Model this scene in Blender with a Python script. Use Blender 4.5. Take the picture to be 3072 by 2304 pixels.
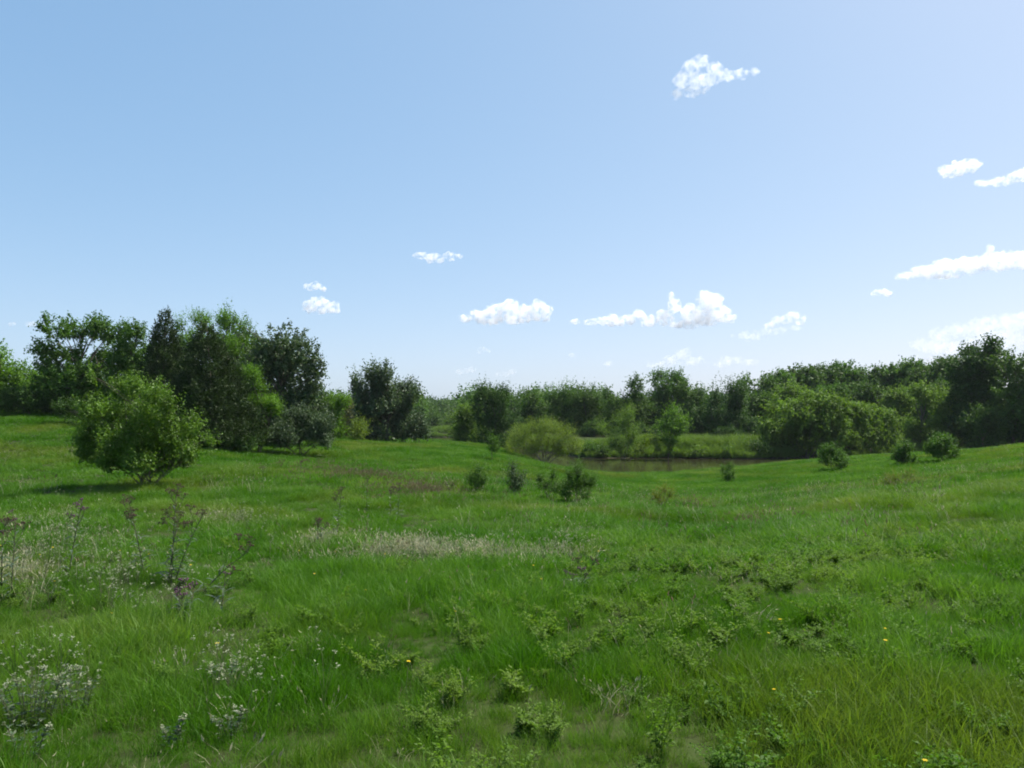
import bpy, math, random
import numpy as np

# ------------------------------------------------------------------ camera, sky, sun, exposure
SC = bpy.context.scene
for o in list(bpy.data.objects):
    bpy.data.objects.remove(o)
F = 800.0            # focal length in pixels of a 1024 px wide frame
EYE = 3.0            # eye height above the pond-side datum
HOR = 415.0          # image row of the horizon
cam_d = bpy.data.cameras.new('camera')
cam_d.sensor_width = 36.0
cam_d.lens = 36.0 * F / 1024.0
cam_d.shift_y = (HOR - 384.0) / 1024.0
cam_d.clip_start = 0.1
cam_d.clip_end = 80000.0
cam = bpy.data.objects.new('camera', cam_d)
cam.location = (0, 0, EYE)
cam.rotation_euler = (math.radians(90), 0, 0)
SC.collection.objects.link(cam)
SC.camera = cam

SUN_EL = math.radians(58)
SUN_AZ = math.radians(60)      # to the right of the viewing direction (+Y)
world = bpy.data.worlds.new('World')
SC.world = world
world.use_nodes = True
wn = world.node_tree
wn.nodes.clear()
w_out = wn.nodes.new('ShaderNodeOutputWorld')
w_bg = wn.nodes.new('ShaderNodeBackground')
w_sky = wn.nodes.new('ShaderNodeTexSky')
w_sky.sky_type = 'NISHITA'
w_sky.sun_disc = False
w_sky.sun_elevation = SUN_EL
w_sky.sun_rotation = SUN_AZ
w_sky.altitude = 800.0
w_sky.air_density = 0.7
w_sky.dust_density = 3.0
w_sky.ozone_density = 0.7
w_bg.inputs['Strength'].default_value = 0.115
w_sep = wn.nodes.new('ShaderNodeSeparateColor')      # the camera's colour response, the same over the whole sky
w_com = wn.nodes.new('ShaderNodeCombineColor')
wn.links.new(w_sky.outputs[0], w_sep.inputs[0])
for ch, (gain, power) in enumerate(((1.21, 0.79), (1.77, 0.56), (2.44, 0.42))):
    w_p = wn.nodes.new('ShaderNodeMath'); w_p.operation = 'POWER'; w_p.inputs[1].default_value = power
    w_m = wn.nodes.new('ShaderNodeMath'); w_m.operation = 'MULTIPLY'; w_m.inputs[1].default_value = gain
    wn.links.new(w_sep.outputs[ch], w_p.inputs[0]); wn.links.new(w_p.outputs[0], w_m.inputs[0])
    wn.links.new(w_m.outputs[0], w_com.inputs[ch])
wn.links.new(w_com.outputs[0], w_bg.inputs['Color'])
wn.links.new(w_bg.outputs[0], w_out.inputs['Surface'])

sun_d = bpy.data.lights.new('sun', 'SUN')
sun_d.energy = 5.0
sun_d.angle = math.radians(0.53)
sun_d.color = (1.0, 0.955, 0.88)
sun = bpy.data.objects.new('sun', sun_d)
SDIR = np.array([math.sin(SUN_AZ) * math.cos(SUN_EL), math.cos(SUN_AZ) * math.cos(SUN_EL), math.sin(SUN_EL)])
sun.rotation_euler = (math.pi / 2 - SUN_EL, 0, math.pi - SUN_AZ)
SC.collection.objects.link(sun)

SC.view_settings.view_transform = 'Standard'
SC.view_settings.look = 'None'
SC.view_settings.gamma = 1.0
SC.view_settings.use_curve_mapping = False
SC.view_settings.exposure = 0.80
SC.cycles.max_bounces = 12
SC.cycles.diffuse_bounces = 5
SC.cycles.glossy_bounces = 3
SC.cycles.transmission_bounces = 5
SC.cycles.transparent_max_bounces = 4
SC.cycles.volume_bounces = 10
SC.cycles.volume_step_rate = 1.0
SC.cycles.volume_max_steps = 256
SC.cycles.caustics_reflective = False
SC.cycles.caustics_refractive = False
SC.cycles.use_denoising = True
SC.cycles.use_adaptive_sampling = True
SC.cycles.adaptive_threshold = 0.02
SC.cycles.sample_clamp_indirect = 4.0
SC.cycles.pixel_filter_type = 'BLACKMAN_HARRIS'
SC.cycles.filter_width = 1.9

# ------------------------------------------------------------------ helpers
COL = SC.collection
rng = np.random.default_rng(7)


def link(o, parent=None):
    COL.objects.link(o)
    if parent is not None:
        o.parent = parent
    return o


def tag(o, label=None, cat=None, group=None, kind=None):
    if label: o['label'] = label
    if cat: o['category'] = cat
    if group: o['group'] = group
    if kind: o['kind'] = kind
    return o


def empty(name, loc):
    o = bpy.data.objects.new(name, None)
    o.location = loc
    o.empty_display_size = 0.2
    return link(o)


def mesh_np(name, verts, faces, mat=None, smooth=False):
    """verts (n,3); faces: list of int arrays, each (k, s) of one polygon size"""
    me = bpy.data.meshes.new(name)
    verts = np.asarray(verts, dtype=np.float32)
    if not isinstance(faces, list):
        faces = [faces]
    faces = [np.asarray(f, dtype=np.int32) for f in faces if len(f)]
    loops = np.concatenate([f.ravel() for f in faces])
    tot = np.concatenate([np.full(len(f), f.shape[1], dtype=np.int32) for f in faces])
    start = np.concatenate([[0], np.cumsum(tot)[:-1]]).astype(np.int32)
    me.vertices.add(len(verts))
    me.vertices.foreach_set('co', verts.ravel())
    me.loops.add(len(loops))
    me.loops.foreach_set('vertex_index', loops)
    me.polygons.add(len(tot))
    me.polygons.foreach_set('loop_start', start)
    me.update(calc_edges=True)
    if smooth:
        me.polygons.foreach_set('use_smooth', np.ones(len(tot), dtype=bool))
    if mat is not None:
        me.materials.append(mat)
    return me


def obj_np(name, verts, faces, mat=None, parent=None, smooth=False):
    return link(bpy.data.objects.new(name, mesh_np(name, verts, faces, mat, smooth)), parent)


def norm(a):
    return a / np.maximum(np.linalg.norm(a, axis=-1, keepdims=True), 1e-9)


def hash3(ix, iy, iz, seed):
    h = (ix.astype(np.int64) * 374761393 + iy.astype(np.int64) * 668265263 + iz.astype(np.int64) * 2147483647 + seed * 1274126177) & 0x7fffffff
    h = ((h ^ (h >> 13)) * 1274126177) & 0x7fffffff
    h = ((h ^ (h >> 15)) * 747796405) & 0x7fffffff
    return ((h >> 7) & 0xffff) / 65535.0


def vnoise(p, seed=0):
    i = np.floor(p).astype(np.int64)
    f = p - i
    f = f * f * (3 - 2 * f)
    r = np.zeros(len(p))
    for dx in (0, 1):
        for dy in (0, 1):
            for dz in (0, 1):
                w = (f[:, 0] if dx else 1 - f[:, 0]) * (f[:, 1] if dy else 1 - f[:, 1]) * (f[:, 2] if dz else 1 - f[:, 2])
                r += w * hash3(i[:, 0] + dx, i[:, 1] + dy, i[:, 2] + dz, seed)
    return r


def fbm(p, seed=0, oct=4):
    s, a, t = 0.0, 0.5, 0.0
    for k in range(oct):
        s = s + a * vnoise(p * 2.0 ** k, seed + k * 17)
        t += a
        a *= 0.5
    return s / t


def fbm2(x, y, f, seed=0, oct=3):
    return fbm(np.stack([x * f, y * f, np.zeros_like(x) + 0.37], 1), seed, oct)


def sstep(a, b, x):
    t = np.clip((x - a) / (b - a), 0, 1)
    return t * t * (3 - 2 * t)


def pix(u, v, d):
    """the place seen at pixel (u, v) at d metres down the view"""
    return np.array([(u - 512.0) / F * d, d, EYE + (HOR - v) / F * d])


# ------------------------------------------------------------------ materials
def new_mat(name):
    m = bpy.data.materials.new(name)
    m.use_nodes = True
    m.node_tree.nodes.clear()
    return m, m.node_tree.nodes, m.node_tree.links


def leaf_mat(name, c1, c2, trans=0.35, rough=0.6, spec=0.16, tint=None, noise=None, tcol=None, wide=None):
    """leaf surface: reflects and lets light through; colour differs from leaf to leaf (and from tuft to tuft by tint)"""
    m, n, l = new_mat(name)
    out = n.new('ShaderNodeOutputMaterial')
    pr = n.new('ShaderNodeBsdfPrincipled')
    tr = n.new('ShaderNodeBsdfTranslucent')
    mix = n.new('ShaderNodeMixShader')
    geo = n.new('ShaderNodeNewGeometry')
    cm = n.new('ShaderNodeMix'); cm.data_type = 'RGBA'
    cm.inputs[6].default_value = (*c1, 1)
    cm.inputs[7].default_value = (*c2, 1)
    l.new(geo.outputs['Random Per Island'], cm.inputs[0])
    col = cm.outputs[2]
    if tint is not None:
        at = n.new('ShaderNodeAttribute'); at.attribute_type = 'INSTANCER'; at.attribute_name = 'tint'
        cm2 = n.new('ShaderNodeMix'); cm2.data_type = 'RGBA'; cm2.blend_type = 'MIX'
        cm2.inputs[7].default_value = (*tint, 1)
        l.new(at.outputs['Fac'], cm2.inputs[0])
        l.new(col, cm2.inputs[6])
        col = cm2.outputs[2]
    if noise is not None:
        tx = n.new('ShaderNodeTexNoise'); tx.inputs['Scale'].default_value = noise
        tc = n.new('ShaderNodeTexCoord')
        l.new(tc.outputs['Object'], tx.inputs['Vector'])
        hs = n.new('ShaderNodeHueSaturation')
        mr = n.new('ShaderNodeMapRange')
        mr.inputs['From Min'].default_value = 0.3; mr.inputs['From Max'].default_value = 0.7
        mr.inputs['To Min'].default_value = 0.72; mr.inputs['To Max'].default_value = 1.3
        l.new(tx.outputs['Fac'], mr.inputs['Value'])
        l.new(mr.outputs[0], hs.inputs['Value'])
        l.new(col, hs.inputs['Color'])
        col = hs.outputs[0]
    if wide is not None:
        # stands of differing growth across the meadow, plus shaded hollows painted into the value
        t1 = n.new('ShaderNodeTexNoise'); t1.inputs['Scale'].default_value = wide; t1.inputs['Detail'].default_value = 5; t1.inputs['Roughness'].default_value = 0.65
        l.new(geo.outputs['Position'], t1.inputs['Vector'])
        h1 = n.new('ShaderNodeHueSaturation')
        for nm, lo, hi in (('Value', 0.68, 1.34), ('Hue', 0.512, 0.486), ('Saturation', 1.08, 0.9)):
            q = n.new('ShaderNodeMapRange'); q.inputs['From Min'].default_value = 0.32; q.inputs['From Max'].default_value = 0.68
            q.inputs['To Min'].default_value = lo; q.inputs['To Max'].default_value = hi
            l.new(t1.outputs['Fac'], q.inputs['Value']); l.new(q.outputs[0], h1.inputs[nm])
        l.new(col, h1.inputs['Color'])
        col = h1.outputs[0]
    l.new(col, pr.inputs['Base Color'])
    pr.inputs['Roughness'].default_value = rough
    pr.inputs['Specular IOR Level'].default_value = spec
    tm = n.new('ShaderNodeMix'); tm.data_type = 'RGBA'; tm.blend_type = 'MULTIPLY'; tm.inputs[0].default_value = 1.0
    tm.inputs[7].default_value = (*(tcol or (1.15, 1.25, 0.55)), 1)
    l.new(col, tm.inputs[6])
    l.new(tm.outputs[2], tr.inputs['Color'])
    mix.inputs[0].default_value = trans
    l.new(pr.outputs[0], mix.inputs[1])
    l.new(tr.outputs[0], mix.inputs[2])
    l.new(mix.outputs[0], out.inputs['Surface'])
    return m


def bark_mat(name, c1, c2, scale=6.0):
    m, n, l = new_mat(name)
    out = n.new('ShaderNodeOutputMaterial')
    pr = n.new('ShaderNodeBsdfPrincipled')
    tc = n.new('ShaderNodeTexCoord')
    mp = n.new('ShaderNodeMapping'); mp.inputs['Scale'].default_value = (1, 1, 0.25)
    tx = n.new('ShaderNodeTexNoise'); tx.inputs['Scale'].default_value = scale; tx.inputs['Detail'].default_value = 5
    cr = n.new('ShaderNodeValToRGB')
    cr.color_ramp.elements[0].color = (*c1, 1); cr.color_ramp.elements[1].color = (*c2, 1)
    cr.color_ramp.elements[0].position = 0.35; cr.color_ramp.elements[1].position = 0.65
    bp = n.new('ShaderNodeBump'); bp.inputs['Strength'].default_value = 0.6; bp.inputs['Distance'].default_value = 0.02
    l.new(tc.outputs['Object'], mp.inputs[0]); l.new(mp.outputs[0], tx.inputs['Vector'])
    l.new(tx.outputs['Fac'], cr.inputs[0]); l.new(cr.outputs[0], pr.inputs['Base Color'])
    l.new(tx.outputs['Fac'], bp.inputs['Height']); l.new(bp.outputs[0], pr.inputs['Normal'])
    pr.inputs['Roughness'].default_value = 0.9
    l.new(pr.outputs[0], out.inputs['Surface'])
    return m


M = {}
M['bark'] = bark_mat('bark', (0.05, 0.04, 0.03), (0.14, 0.115, 0.085))
M['bark_pale'] = bark_mat('bark_pale', (0.09, 0.075, 0.055), (0.22, 0.19, 0.15))
M['stem'] = bark_mat('stem', (0.055, 0.07, 0.025), (0.10, 0.10, 0.045), 20)
M['leaf_mid'] = leaf_mat('leaf_mid', (0.044, 0.104, 0.016), (0.088, 0.172, 0.030), noise=0.5)
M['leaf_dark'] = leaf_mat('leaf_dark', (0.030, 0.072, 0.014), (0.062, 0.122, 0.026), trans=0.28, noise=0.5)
M['leaf_bright'] = leaf_mat('leaf_bright', (0.066, 0.150, 0.016), (0.120, 0.225, 0.028), trans=0.42, noise=0.6)
M['leaf_silver'] = leaf_mat('leaf_silver', (0.041, 0.075, 0.032), (0.096, 0.142, 0.067), trans=0.25, rough=0.5, spec=0.16, noise=0.5)
M['leaf_olive'] = leaf_mat('leaf_olive', (0.105, 0.170, 0.024), (0.175, 0.240, 0.040), trans=0.4, noise=0.8)
M['leaf_willow'] = leaf_mat('leaf_willow', (0.078, 0.150, 0.022), (0.140, 0.222, 0.038), trans=0.4, noise=0.35)
M['leaf_forest'] = leaf_mat('leaf_forest', (0.038, 0.086, 0.015), (0.080, 0.145, 0.026), trans=0.32, noise=0.3)
M['leaf_cedar'] = leaf_mat('leaf_cedar', (0.022, 0.044, 0.012), (0.046, 0.074, 0.022), trans=0.18, rough=0.6, noise=1.2)
M['leaf_glossy'] = leaf_mat('leaf_glossy', (0.058, 0.128, 0.016), (0.125, 0.215, 0.030), trans=0.34, rough=0.5, spec=0.2, noise=1.2)
M['leaf_yellow'] = leaf_mat('leaf_yellow', (0.100, 0.150, 0.020), (0.170, 0.190, 0.035), trans=0.4)
M['leaf_brown'] = leaf_mat('leaf_brown', (0.060, 0.075, 0.022), (0.105, 0.100, 0.035), trans=0.3)
M['blade'] = leaf_mat('blade', (0.048, 0.136, 0.008), (0.086, 0.204, 0.014), trans=0.42, rough=0.5, spec=0.16, tint=(0.150, 0.180, 0.030), tcol=(1.2, 1.3, 0.5), wide=0.28)
M['blade_bank'] = leaf_mat('blade_bank', (0.085, 0.160, 0.028), (0.145, 0.220, 0.050), trans=0.4, tint=(0.110, 0.165, 0.040))
M['blade_dry'] = leaf_mat('blade_dry', (0.34, 0.33, 0.20), (0.55, 0.52, 0.36), trans=0.35, rough=0.5, tint=(0.09, 0.13, 0.03), tcol=(1, 1, 0.9))
M['seed_purple'] = leaf_mat('seed_purple', (0.150, 0.125, 0.075), (0.220, 0.160, 0.120), trans=0.35, rough=0.6, tint=(0.09, 0.12, 0.03), tcol=(1, 0.9, 0.8))
M['forb'] = leaf_mat('forb', (0.050, 0.128, 0.013), (0.094, 0.188, 0.024), trans=0.48, spec=0.2, tint=(0.150, 0.220, 0.035))
M['ironweed_leaf'] = leaf_mat('ironweed_leaf', (0.045, 0.080, 0.030), (0.085, 0.120, 0.055), trans=0.3, rough=0.4, spec=0.5)
M['flower_brown'] = leaf_mat('flower_brown', (0.045, 0.026, 0.022), (0.085, 0.050, 0.040), trans=0.1, rough=0.8)
M['flower_pink'] = leaf_mat('flower_pink', (0.105, 0.052, 0.085), (0.17, 0.085, 0.135), trans=0.3, rough=0.7, tcol=(1, 0.8, 1))
M['flower_white'] = leaf_mat('flower_white', (0.16, 0.20, 0.11), (0.33, 0.36, 0.24), trans=0.3, rough=0.6, tcol=(1, 1, 0.9))
M['flower_yellow'] = leaf_mat('flower_yellow', (0.55, 0.40, 0.01), (0.65, 0.50, 0.02), trans=0.3, tcol=(1, 1, 0.6))


def ground_material():
    m, n, l = new_mat('meadow_soil')
    out = n.new('ShaderNodeOutputMaterial')
    pr = n.new('ShaderNodeBsdfPrincipled'); pr.inputs['Roughness'].default_value = 0.95
    pr.inputs['Specular IOR Level'].default_value = 0.1
    tc = n.new('ShaderNodeTexCoord')
    a = n.new('ShaderNodeTexNoise'); a.inputs['Scale'].default_value = 0.12; a.inputs['Detail'].default_value = 6
    b = n.new('ShaderNodeTexNoise'); b.inputs['Scale'].default_value = 3.0; b.inputs['Detail'].default_value = 6
    l.new(tc.outputs['Object'], a.inputs['Vector']); l.new(tc.outputs['Object'], b.inputs['Vector'])
    r1 = n.new('ShaderNodeValToRGB')
    r1.color_ramp.elements[0].color = (0.020, 0.034, 0.008, 1); r1.color_ramp.elements[0].position = 0.35
    r1.color_ramp.elements[1].color = (0.038, 0.050, 0.013, 1); r1.color_ramp.elements[1].position = 0.65
    l.new(a.outputs['Fac'], r1.inputs[0])
    r2 = n.new('ShaderNodeValToRGB')
    r2.color_ramp.elements[0].color = (0.022, 0.017, 0.010, 1); r2.color_ramp.elements[0].position = 0.30
    r2.color_ramp.elements[1].color = (0.040, 0.062, 0.013, 1); r2.color_ramp.elements[1].position = 0.62
    l.new(b.outputs['Fac'], r2.inputs[0])
    mx = n.new('ShaderNodeMix'); mx.data_type = 'RGBA'; mx.inputs[0].default_value = 0.5
    l.new(r1.outputs[0], mx.inputs[6]); l.new(r2.outputs[0], mx.inputs[7])
    # bare mud along the water line
    sp = n.new('ShaderNodeSeparateXYZ'); l.new(tc.outputs['Object'], sp.inputs[0])
    ad = n.new('ShaderNodeMath'); ad.operation = 'MULTIPLY_ADD'
    ad.inputs[1].default_value = 0.5; l.new(b.outputs['Fac'], ad.inputs[0]); l.new(sp.outputs['Z'], ad.inputs[2])
    mr = n.new('ShaderNodeMapRange')
    mr.inputs['From Min'].default_value = -2.78; mr.inputs['From Max'].default_value = -2.62
    mr.inputs['To Min'].default_value = 1.0; mr.inputs['To Max'].default_value = 0.0
    l.new(ad.outputs[0], mr.inputs['Value'])
    mud = n.new('ShaderNodeMix'); mud.data_type = 'RGBA'
    mud.inputs[7].default_value = (0.095, 0.080, 0.052, 1)
    l.new(mr.outputs[0], mud.inputs[0]); l.new(mx.outputs[2], mud.inputs[6])
    l.new(mud.outputs[2], pr.inputs['Base Color'])
    bp = n.new('ShaderNodeBump'); bp.inputs['Strength'].default_value = 0.8; bp.inputs['Distance'].default_value = 0.1
    l.new(b.outputs['Fac'], bp.inputs['Height']); l.new(bp.outputs[0], pr.inputs['Normal'])
    l.new(pr.outputs[0], out.inputs['Surface'])
    return m


def water_material():
    m, n, l = new_mat('pond_water')
    out = n.new('ShaderNodeOutputMaterial')
    pr = n.new('ShaderNodeBsdfPrincipled')
    pr.inputs['Base Color'].default_value = (0.036, 0.035, 0.017, 1)
    pr.inputs['Roughness'].default_value = 0.04
    pr.inputs['IOR'].default_value = 1.33
    tc = n.new('ShaderNodeTexCoord')
    mp = n.new('ShaderNodeMapping'); mp.inputs['Scale'].default_value = (0.7, 2.2, 1)
    a = n.new('ShaderNodeTexNoise'); a.inputs['Scale'].default_value = 1.3; a.inputs['Detail'].default_value = 4
    l.new(tc.outputs['Object'], mp.inputs[0]); l.new(mp.outputs[0], a.inputs['Vector'])
    bp = n.new('ShaderNodeBump'); bp.inputs['Strength'].default_value = 0.18; bp.inputs['Distance'].default_value = 0.03
    l.new(a.outputs['Fac'], bp.inputs['Height']); l.new(bp.outputs[0], pr.inputs['Normal'])
    l.new(pr.outputs[0], out.inputs['Surface'])
    return m


def cloud_material(density, scale):
    m, n, l = new_mat('cloud_vapour')
    out = n.new('ShaderNodeOutputMaterial')
    pv = n.new('ShaderNodeVolumePrincipled')
    pv.inputs['Color'].default_value = (1, 1, 1, 1)
    pv.inputs['Anisotropy'].default_value = 0.3
    pv.inputs['Density Attribute'].default_value = ''
    tc = n.new('ShaderNodeTexCoord')
    tx = n.new('ShaderNodeTexNoise'); tx.inputs['Scale'].default_value = scale; tx.inputs['Detail'].default_value = 4.0; tx.inputs['Roughness'].default_value = 0.6
    l.new(tc.outputs['Object'], tx.inputs['Vector'])
    mr = n.new('ShaderNodeMapRange'); mr.interpolation_type = 'SMOOTHSTEP'
    mr.inputs['From Min'].default_value = 0.40; mr.inputs['From Max'].default_value = 0.74
    mr.inputs['To Min'].default_value = 0.0; mr.inputs['To Max'].default_value = density
    l.new(tx.outputs['Fac'], mr.inputs['Value'])
    l.new(mr.outputs[0], pv.inputs['Density'])
    l.new(pv.outputs[0], out.inputs['Volume'])
    return m


M['ground'] = ground_material()
M['water'] = water_material()

# ------------------------------------------------------------------ terrain
POND_Z = -3.0
CTRL = [  # pixel column, pixel row, metres away: where the bare ground is seen
    (0, 790, 5.5), (512, 790, 5.5), (1024, 780, 5.5), (-300, 790, 5.5), (1300, 780, 5.5),
    (100, 655, 8.7), (512, 655, 8.5), (900, 650, 8.5),
    (171, 585, 12), (512, 590, 12), (1024, 560, 14), (0, 575, 13), (800, 575, 13),
    (336, 541, 20), (512, 545, 19), (0, 512, 26), (650, 545, 19.5), (-250, 500, 24), (1300, 520, 18),
    (460, 496, 33), (600, 512, 29), (700, 518, 28), (800, 512, 28), (900, 502, 27), (1024, 492, 28),
    (478, 492, 35), (515, 497, 35), (585, 503, 35), (150, 488, 31), (640, 500, 38), (730, 500, 42), (800, 495, 40), (900, 480, 44), (1024, 468, 42),
    (420, 480, 40), (300, 470, 45), (0, 452, 45), (200, 460, 45), (-250, 430, 45), (1300, 455, 42),
    (420, 462, 60), (500, 460, 62), (492, 456, 62), (728, 482, 60), (832, 471, 63), (903, 466, 61), (944, 461, 59), (640, 485, 60), (560, 474, 62), (1024, 446, 62), (1300, 435, 60),
    (100, 421, 60), (0, 412, 65), (170, 440, 55), (280, 452, 60), (330, 450, 64), (-250, 405, 65), (220, 448, 56),
    (390, 444, 90), (430, 443, 95), (360, 441, 84), (500, 447, 95), (545, 466, 86), (480, 446, 100), (522, 455, 92),
    (620, 473.5, 80), (700, 471, 82), (760, 466, 90), (800, 462, 98), (840, 458.5, 104), (900, 457, 98), (960, 452, 82), (1024, 449, 80),
    (620, 472, 95), (700, 470, 98), (780, 466, 106), (850, 464, 112), (930, 460, 115), (1024, 456, 120), (560, 478, 98),
    (450, 442, 112), (440, 448, 150), (440, 445, 200), (380, 446, 150), (280, 430, 120), (0, 405, 120), (-250, 395, 120),
    (1024, 445, 150), (940, 449, 145), (1300, 440, 120), (520, 455, 130),
]


def ctrl_xyz():
    P = np.array([pix(*c) for c in CTRL])
    return P


def _warp(x, y):
    yy = np.maximum(y, 4.0)
    a = np.clip(x / yy, -0.95, 0.95)
    return np.stack([a * 4.2, np.log(yy) * 2.6], 1)


_P = ctrl_xyz()
_C = _warp(_P[:, 0], _P[:, 1])


def _tps(r2):
    return 0.5 * r2 * np.log(np.maximum(r2, 1e-12))


_n = len(_C)
_A = np.zeros((_n + 3, _n + 3))
_A[:_n, :_n] = _tps(((_C[:, None] - _C[None]) ** 2).sum(-1)) + np.eye(_n) * 0.03
_A[:_n, _n] = 1; _A[:_n, _n + 1:] = _C
_A[_n, :_n] = 1; _A[_n + 1:, :_n] = _C.T
_W = np.linalg.solve(_A, np.concatenate([_P[:, 2], np.zeros(3)]))

SHORE_X = np.array([-400., -120, -60, -32, -17., 5, 9.7, 25, 36, 50, 62, 86, 103, 140, 400])
SHORE_Y = np.array([260., 240, 228, 220, 217., 132, 114, 111, 111, 116, 124, 154, 160, 165, 180])


def far_shore(x):
    return np.interp(x, SHORE_X, SHORE_Y) + 1.2 * np.sin(x * 0.35) + 0.7 * np.sin(x * 0.9 + 1)


def ground_z(x, y, detail=True):
    x = np.atleast_1d(np.asarray(x, dtype=float)); y = np.atleast_1d(np.asarray(y, dtype=float))
    z = np.zeros_like(x)
    for s in range(0, len(x), 20000):
        xs, ys = x[s:s + 20000], y[s:s + 20000]
        c = _warp(xs, ys)
        d2 = ((c[:, None] - _C[None]) ** 2).sum(-1)
        z[s:s + 20000] = _tps(d2) @ _W[:_n] + _W[_n] + c @ _W[_n + 1:]
    near = sstep(3.0, 7.0, y)
    z = z * near + 0.55 * (1 - near)
    z = np.clip(z, -4.4, 7)
    ysh = far_shore(x)
    d = y - ysh
    bank = POND_Z - 0.5 + 1.0 * sstep(-3.0, 1.0, d) + 1.15 * sstep(0.8, 3.2, d) + 0.5 * sstep(4, 30, d)
    bank = bank + 20.0 * sstep(350, 1900, y) + 3 * sstep(60, 300, np.abs(x)) * sstep(150, 300, y)
    left = sstep(-60, -20, x)
    w = sstep(-4.0, -1.0, d)
    z = z * (1 - w) + bank * w
    if detail:
        m = sstep(0.0, 0.4, z - POND_Z) * (1 - sstep(150, 400, y))
        z = z + m * (0.30 * (fbm2(x, y, 0.16, 3, 3) - 0.5) + 0.20 * (fbm2(x, y, 0.45, 9, 2) - 0.5) * (1 - sstep(30, 70, y)))
    return z


def gz(x, y):
    return float(ground_z(np.array([x]), np.array([y]))[0])


def axis(lo, hi, base, grow, about=0.0):
    out = [about]
    t = about
    while t < hi:
        t += max(base, grow * abs(t - about)); out.append(t)
    t = about; neg = []
    while t > lo:
        t -= max(base, grow * abs(t - about)); neg.append(t)
    return np.array(neg[::-1] + out)


xs = axis(-5200, 5200, 0.45, 0.042)
ys = axis(-30, 5600, 0.45, 0.019)
gx, gy = np.meshgrid(xs, ys)
g_z = ground_z(gx.ravel(), gy.ravel())
nx, ny = len(xs), len(ys)
idx = np.arange(nx * ny).reshape(ny, nx)
quads = np.stack([idx[:-1, :-1], idx[:-1, 1:], idx[1:, 1:], idx[1:, :-1]], -1).reshape(-1, 4)
ground = obj_np('ground', np.stack([gx.ravel(), gy.ravel(), g_z], 1), quads, M['ground'], smooth=True)
tag(ground, 'rolling green meadow falling away to a muddy pond', 'meadow', kind='structure')

px_ = axis(-300, 300, 4, 0.05); py_ = np.linspace(62, 262, 60)
wx, wy = np.meshgrid(px_, py_)
wi = np.arange(wx.size).reshape(wx.shape)
wq = np.stack([wi[:-1, :-1], wi[:-1, 1:], wi[1:, 1:], wi[1:, :-1]], -1).reshape(-1, 4)
pond = obj_np('pond', np.stack([wx.ravel(), wy.ravel(), np.full(wx.size, POND_Z)], 1), wq, M['water'])
tag(pond, 'still brown pond below the far tree line', 'pond', kind='structure')


# ------------------------------------------------------------------ trees and shrubs
def tubes(paths, sides=6):
    """paths: list of (points (k,3), radii (k,)) -> verts, quads"""
    V, Q = [], []
    base = 0
    for pts, rad in paths:
        pts = np.asarray(pts, float); rad = np.asarray(rad, float)
        k = len(pts)
        t = norm(np.gradient(pts, axis=0))
        ref = np.array([1.0, 0.13, 0.07])
        s = norm(np.cross(t, ref)); b = np.cross(t, s)
        ang = np.linspace(0, 2 * np.pi, sides, endpoint=False)
        ring = pts[:, None] + rad[:, None, None] * (np.cos(ang)[None, :, None] * s[:, None] + np.sin(ang)[None, :, None] * b[:, None])
        V.append(ring.reshape(-1, 3))
        i = np.arange(k * sides).reshape(k, sides) + base
        j = np.roll(i, -1, axis=1)
        Q.append(np.stack([i[:-1], j[:-1], j[1:], i[1:]], -1).reshape(-1, 4))
        base += k * sides
    return np.concatenate(V), np.concatenate(Q)


def bez(a, b, c, k=6):
    t = np.linspace(0, 1, k)[:, None]
    return (1 - t) ** 2 * a + 2 * (1 - t) * t * b + t ** 2 * c


def leaves_mesh(p, ax, nrm, size, width, fold=0.12):
    """diamond leaves, base p, axis ax, normal nrm"""
    ax = norm(ax)
    side = norm(np.cross(nrm, ax))
    nn = np.cross(ax, side)
    s = size[:, None]; w = width[:, None]
    tip = p + ax * s - nn * s * 0.10
    mid = p + ax * s * 0.42
    l = mid + side * w * 0.5 + nn * s * fold
    r = mid - side * w * 0.5 + nn * s * fold
    v = np.stack([p, l, tip, r], 1).reshape(-1, 3)
    q = np.arange(len(v)).reshape(-1, 4)
    return v, q


SPECIES = {
    # leaf aspect, shoot length (in leaf lengths), leaves per shoot, outward, upward, jitter, droop, cover, gap threshold, gap frequency
    'broad':  dict(asp=0.62, sl=5.5, k=12, out=0.8, up=0.55, jit=0.5, droop=0.1, cover=3.0, gap=0.30, gf=0.75),
    'upright': dict(asp=0.55, sl=7.5, k=14, out=0.6, up=1.3, jit=0.35, droop=0.05, cover=3.0, gap=0.30, gf=0.8),
    'cotton': dict(asp=0.8, sl=6.0, k=12, out=0.8, up=0.75, jit=0.45, droop=0.15, cover=3.4, gap=0.30, gf=0.8),
    'willow': dict(asp=0.46, sl=6.5, k=14, out=0.8, up=0.35, jit=0.45, droop=0.5, cover=2.4, gap=0.30, gf=0.8),
    'feather': dict(asp=0.26, sl=8.0, k=18, out=0.7, up=1.0, jit=0.4, droop=0.2, cover=1.5, gap=0.30, gf=1.0),
    'airy':   dict(asp=0.6, sl=6.5, k=10, out=0.7, up=0.9, jit=0.5, droop=0.1, cover=1.7, gap=0.42, gf=1.1),
    'round':  dict(asp=0.6, sl=4.5, k=12, out=1.0, up=0.3, jit=0.5, droop=0.15, cover=2.8, gap=0.30, gf=0.55),
    'sprout': dict(asp=0.5, sl=8.5, k=13, out=0.8, up=1.3, jit=0.6, droop=0.05, cover=2.3, gap=0.30, gf=2.5),
}


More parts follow.
